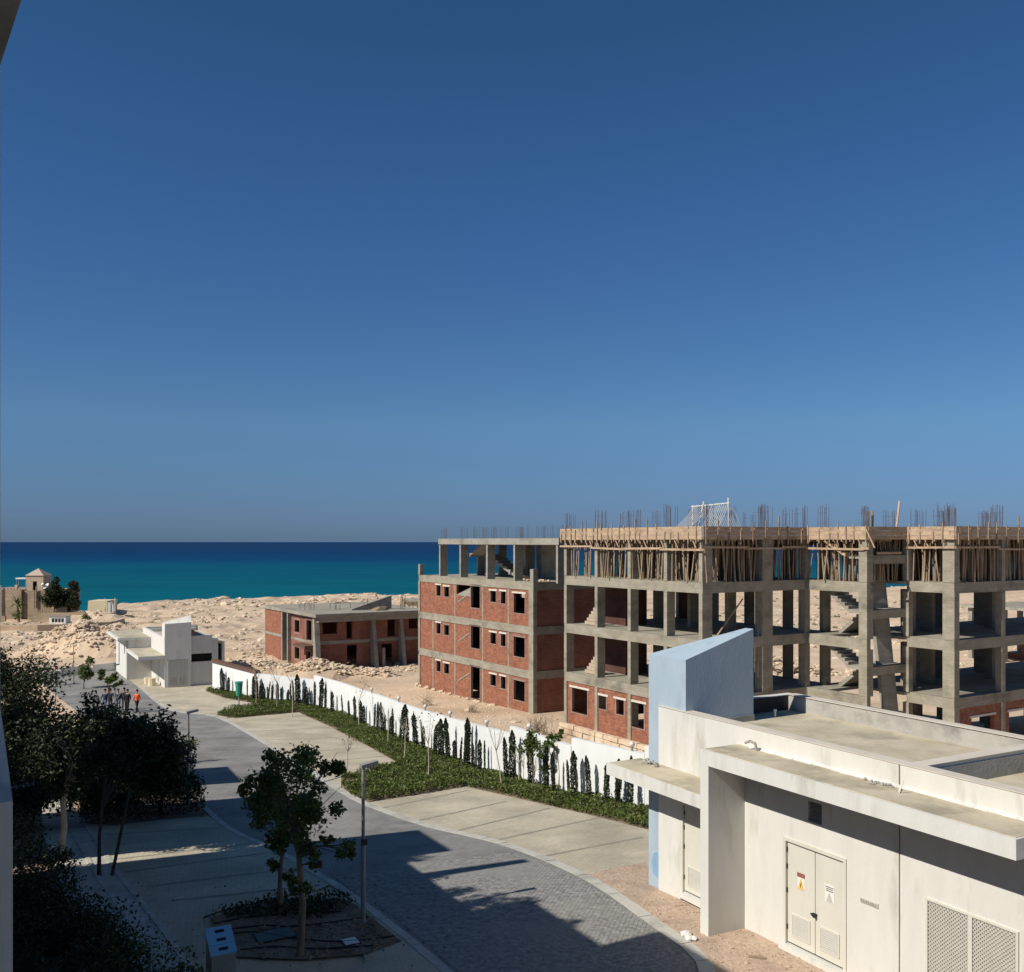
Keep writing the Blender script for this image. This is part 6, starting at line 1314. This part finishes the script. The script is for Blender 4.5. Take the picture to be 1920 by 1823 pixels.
# ================================================================== street furniture
def lamp(px, py, label, h=3.72, Y=None):
    b = gp(px, py) if Y is None else Vector(((px - 960) / F * Y, Y, gz(Y)))
    t = thing('street_lamp', label, 'street lamp', b, 'grey street lamps along the street')
    x, y, z = b
    MB().tube((x, y, z - .1), (x, y, z + h * .52), .055, .052, 10).build('lower_pole', M['metal'], t); MB().tube((x, y, z + h * .52), (x, y, z + h), .042, .038, 10).build('upper_pole', M['metal'], t)
    MB().box(frame(x, y, .87, .49, z), -.09, .09, -.09, .09, -.05, .03).build('base_plate', M['metal'], t); MB().box(frame(x, y, .87, .49, z), -.075, .075, -.075, -.05, h * .5, h * .5 + .14).build('clamp_box', M['dark'], t)
    hd = MB(); d = Vector((.87, .49, .16)); d.normalize(); p0 = Vector((x, y, z + h)) - d * .06; p1 = p0 + d * .42; hd.bar(p0, p1, .16, .085); o = hd.build('lamp_head', M['metal'], t)
    MB().bar(p0 + d * .1 - Vector((0, 0, .05)), p1 - d * .02 - Vector((0, 0, .05)), .09, .012).build('diffuser', M['lamp_glass'], o)
lamp(681, 1731, 'grey street lamp in the foreground bed, nearest of the row'); lamp(353, 1524, 'grey street lamp beside the shaded trees, halfway down the street', 3.75)
lamp(215, 1340, 'grey street lamp among the group of people', 3.75); lamp(104, 1300, 'thin grey street lamp before the spoil heap at left', 3.75, 78); lamp(138, 1300, 'thin grey street lamp between the spoil heap and the round leafy tree', 3.75, 92)
p = gp(448, 1327); t = thing('litter_bin', 'green plastic bin on a post in the bed before the white wall', 'bin', p)
MB().tube(p, p + Vector((0, 0, 1.2)), .05, .05, 8).build('post', M['metal'], t)
MB().hexa([p + Vector((.22 * math.cos(a), .22 * math.sin(a), .95)) for a in np.linspace(0, 2 * math.pi, 13)[:-1]], [p + Vector((.31 * math.cos(a), .31 * math.sin(a), 2.0)) for a in np.linspace(0, 2 * math.pi, 13)[:-1]]).build('bin_body', M['green'], t)
MB().tube(p + Vector((0, 0, 2.0)), p + Vector((0, 0, 2.06)), .35, .33, 12).build('rim', M['green'], t)
p = gp(489, 1553); t = thing('litter_bin', 'dark round street bin half hidden behind the foreground trees', 'bin', p)
MB().tube(p + Vector((0, 0, -.05)), p + Vector((0, 0, .78)), .17, .19, 12).build('bin_body', M['dark'], t); MB().tube(p + Vector((0, 0, .88)), p + Vector((0, 0, .95)), .25, .2, 12).build('lid', M['dark'], t)
for a in (0, 2.1, 4.2): MB().tube(p + Vector((.15 * math.cos(a), .15 * math.sin(a), .76)), p + Vector((.15 * math.cos(a), .15 * math.sin(a), .9)), .015).build('lid_post', M['dark'], t)
pc = at(414, 1764, 19.0); ped = thing('utility_pedestal', 'concrete pedestal with a sloped light blue lid in the near corner', 'pedestal', (pc.x, pc.y, gz(19))); UF = frame(pc.x, pc.y, .8742, .4857, 0)
zb = at(0, 1738, 19.2).z; zf_ = at(0, 1790, 18.75).z
MB().hexa([UF(-.24, -.28, 0), UF(.24, -.28, 0), UF(.24, .28, 0), UF(-.24, .28, 0)], [UF(-.23, -.27, zf_), UF(.23, -.27, zf_), UF(.23, .25, zb - .05), UF(-.23, .25, zb - .05)]).build('body', M['conc2'], ped)
def lidz(w_): return zf_ + (zb - .05 - zf_) * (w_ + .27) / .52
for (w0, w1, nm_) in ((-.285, -.10, 'lower_lid'), (-.088, .27, 'upper_lid')):
    l = MB().hexa([UF(-.255, w0, lidz(w0) + .003), UF(.255, w0, lidz(w0) + .003), UF(.255, w1, lidz(w1) + .003), UF(-.255, w1, lidz(w1) + .003)], [UF(-.255, w0, lidz(w0) + .03), UF(.255, w0, lidz(w0) + .03), UF(.255, w1, lidz(w1) + .03), UF(-.255, w1, lidz(w1) + .03)]).build('lid', M['panel'], ped)
    for w_ in ([-.19] if w0 < -.2 else [0.0, .17]):
        MB().hexa([UF(-.08, w_ - .03, lidz(w_ - .03) + .028), UF(.10, w_ - .03, lidz(w_ - .03) + .028), UF(.10, w_ + .03, lidz(w_ + .03) + .028), UF(-.08, w_ + .03, lidz(w_ + .03) + .028)], [UF(-.08, w_ - .03, lidz(w_ - .03) + .034), UF(.10, w_ - .03, lidz(w_ - .03) + .034), UF(.10, w_ + .03, lidz(w_ + .03) + .034), UF(-.08, w_ + .03, lidz(w_ + .03) + .034)]).build('slot', M['dark'], l)
# low garden walls of the terrace on the left
t = thing('garden_wall', 'low grey garden wall behind the balcony edge at left', 'wall', KP(-17, -13.5, gz(35))); 
wl = at(30, 1500, 33); WF = frame(wl.x, wl.y, .8742, .4857, gz(33))
MB().box(WF, -2.5, .8, 0, .25, -.3, 1.35).build('wall', M['screed_grey'], t); MB().box(WF, -2.55, .85, -.04, .29, 1.35, 1.42).build('coping', M['white'], t)
t = thing('garden_wall', 'small white garden wall at the far end of the street', 'wall', gp(110, 1280)); p, q = gp(112, 1268), gp(222, 1256)
for (a, b) in ((p, p.lerp(q, .5)), (p.lerp(q, .55), q)): MB().hexa([a, b, b + Vector((0, .25, 0)), a + Vector((0, .25, 0))], [a + Vector((0, 0, .8)), b + Vector((0, 0, .8)), b + Vector((0, .25, .8)), a + Vector((0, .25, .8))]).build('wall_panel', M['white'], t)
p = gp(108, 1285); t = thing('gate_post', 'square white gate post at the street end beside the dark trees', 'post', p); MB().box(frame(p.x, p.y, .9, .44, p.z), -.25, .25, -.25, .25, 0, 1.3).build('post', M['white'], t); MB().box(frame(p.x, p.y, .9, .44, p.z), -.3, .3, -.3, .3, 1.3, 1.38).build('cap', M['white'], t)

# ================================================================== people walking on the street
def skin(name, vs_, es, rad, mat, parent, root=0):
    me = bpy.data.meshes.new(name); me.from_pydata(vs_, es, []); me.update(); o = bpy.data.objects.new(name, me); COL.objects.link(o); o.parent = parent; me.materials.append(mat)
    o.modifiers.new('skin', 'SKIN'); sv = me.skin_vertices[0].data
    for i, r in enumerate(rad): sv[i].radius = (r, r * .8)
    sv[root].use_root = True; s = o.modifiers.new('sub', 'SUBSURF'); s.levels = 1; s.render_levels = 1; o.modifiers['skin'].use_smooth_shade = True
    return o
def person(px, py, Y, rz, label, top, legs, stride=.18, bend=0.0):
    x = (px - 960) / F * Y; t = thing('person', label, 'person', (x, Y, gz(Y)), 'people walking up the street'); t.rotation_euler = (0, 0, rz); s = stride; a = s * .8; f = bend
    V = [(0, 0, .88), (0, f * .4, 1.15), (0, f, 1.36), (0, f * 1.2, 1.46), (0, f * 1.35 + .02, 1.55), (0, f * 1.4 + .02, 1.68), (-.18, f, 1.36), (.18, f, 1.36), (-.25, f - a * .4, 1.1), (.25, f + a * .4, 1.1), (-.24, f - a * .3 + .08, .86), (.24, f + a + .05, .88),
         (-.09, 0, .82), (.09, 0, .82), (-.1, s * .6, .46), (.1, -s * .3, .46), (-.1, s, .08), (.1, -s, .1), (-.1, s + .15, .04), (.1, -s + .13, .05)]
    E = [(0, 1), (1, 2), (2, 3), (3, 4), (4, 5), (2, 6), (2, 7), (6, 8), (7, 9), (8, 10), (9, 11), (0, 12), (0, 13), (12, 14), (13, 15), (14, 16), (15, 17), (16, 18), (17, 19)]
    Rd = [.12, .12, .12, .055, .085, .08, .06, .06, .045, .045, .035, .035, .085, .085, .06, .06, .045, .045, .04, .04]
    skin('body', V, E, Rd, M['skin'], t)
    ix = [0, 1, 2, 6, 7, 8, 9, 10, 11]; mp_ = {k: i for i, k in enumerate(ix)}
    VV = [V[k] for k in ix]; VV[7] = tuple(np.array(V[8]) * .2 + np.array(V[10]) * .8); VV[8] = tuple(np.array(V[9]) * .2 + np.array(V[11]) * .8); VV[0] = (0, 0, .80)
    skin('jacket', VV, [(mp_[a_], mp_[b_]) for a_, b_ in E if a_ in mp_ and b_ in mp_], [.165, .17, .165, .085, .085, .07, .07, .05, .05], M[top], t)
    ix = [0, 12, 13, 14, 15, 16, 17]; mp_ = {k: i for i, k in enumerate(ix)}
    skin('trousers', [V[k] for k in ix], [(mp_[a_], mp_[b_]) for a_, b_ in E if a_ in mp_ and b_ in mp_], [.135, .10, .10, .078, .078, .06, .06], M[legs], t)
    h = MB().sphere((0, f * 1.4 - .01, 1.68), .1, 10, 8).build('hair', M['hair'], None, smooth=True); h.parent = t
    MB_sh = MB()
    for i in (18, 19):
        q = V[i]; MB_sh = MB().box(frame(q[0], q[1] - .08, 1, 0), -.05, .05, -.1, .12, -.04 if False else 0, .09); sh_ = MB_sh.build('shoe', M['cl_black'], None); sh_.parent = t; sh_.location = (0, 0, q[2] - .04)
person(257, 1340, 74.0, 2.7, 'person in an orange-red jacket and black trousers walking alone', 'cl_red', 'cl_black')
person(239, 1340, 74.2, 2.9, 'person in black standing nearest the one in red', 'cl_black', 'cl_black', .12)
person(233, 1340, 75.3, .4, 'person in dark clothes half hidden behind the one in black', 'cl_teal', 'cl_black', .1)
person(222, 1340, 74.6, 3.3, 'person in a teal top walking right of the lamp post', 'cl_teal', 'cl_jean', .2, .05)
person(207, 1340, 74.8, .2, 'person in grey-blue jacket walking left of the lamp post', 'cl_blue', 'cl_jean', .2)
person(197, 1340, 74.4, 3.0, 'person in a navy jacket, second of the group from the thin young tree', 'cl_navy', 'cl_jean', .22)
person(183, 1340, 73.6, 2.5, 'stooping person in a dark grey jacket next to the thin young tree', 'cl_grey', 'cl_black', .2, .12)
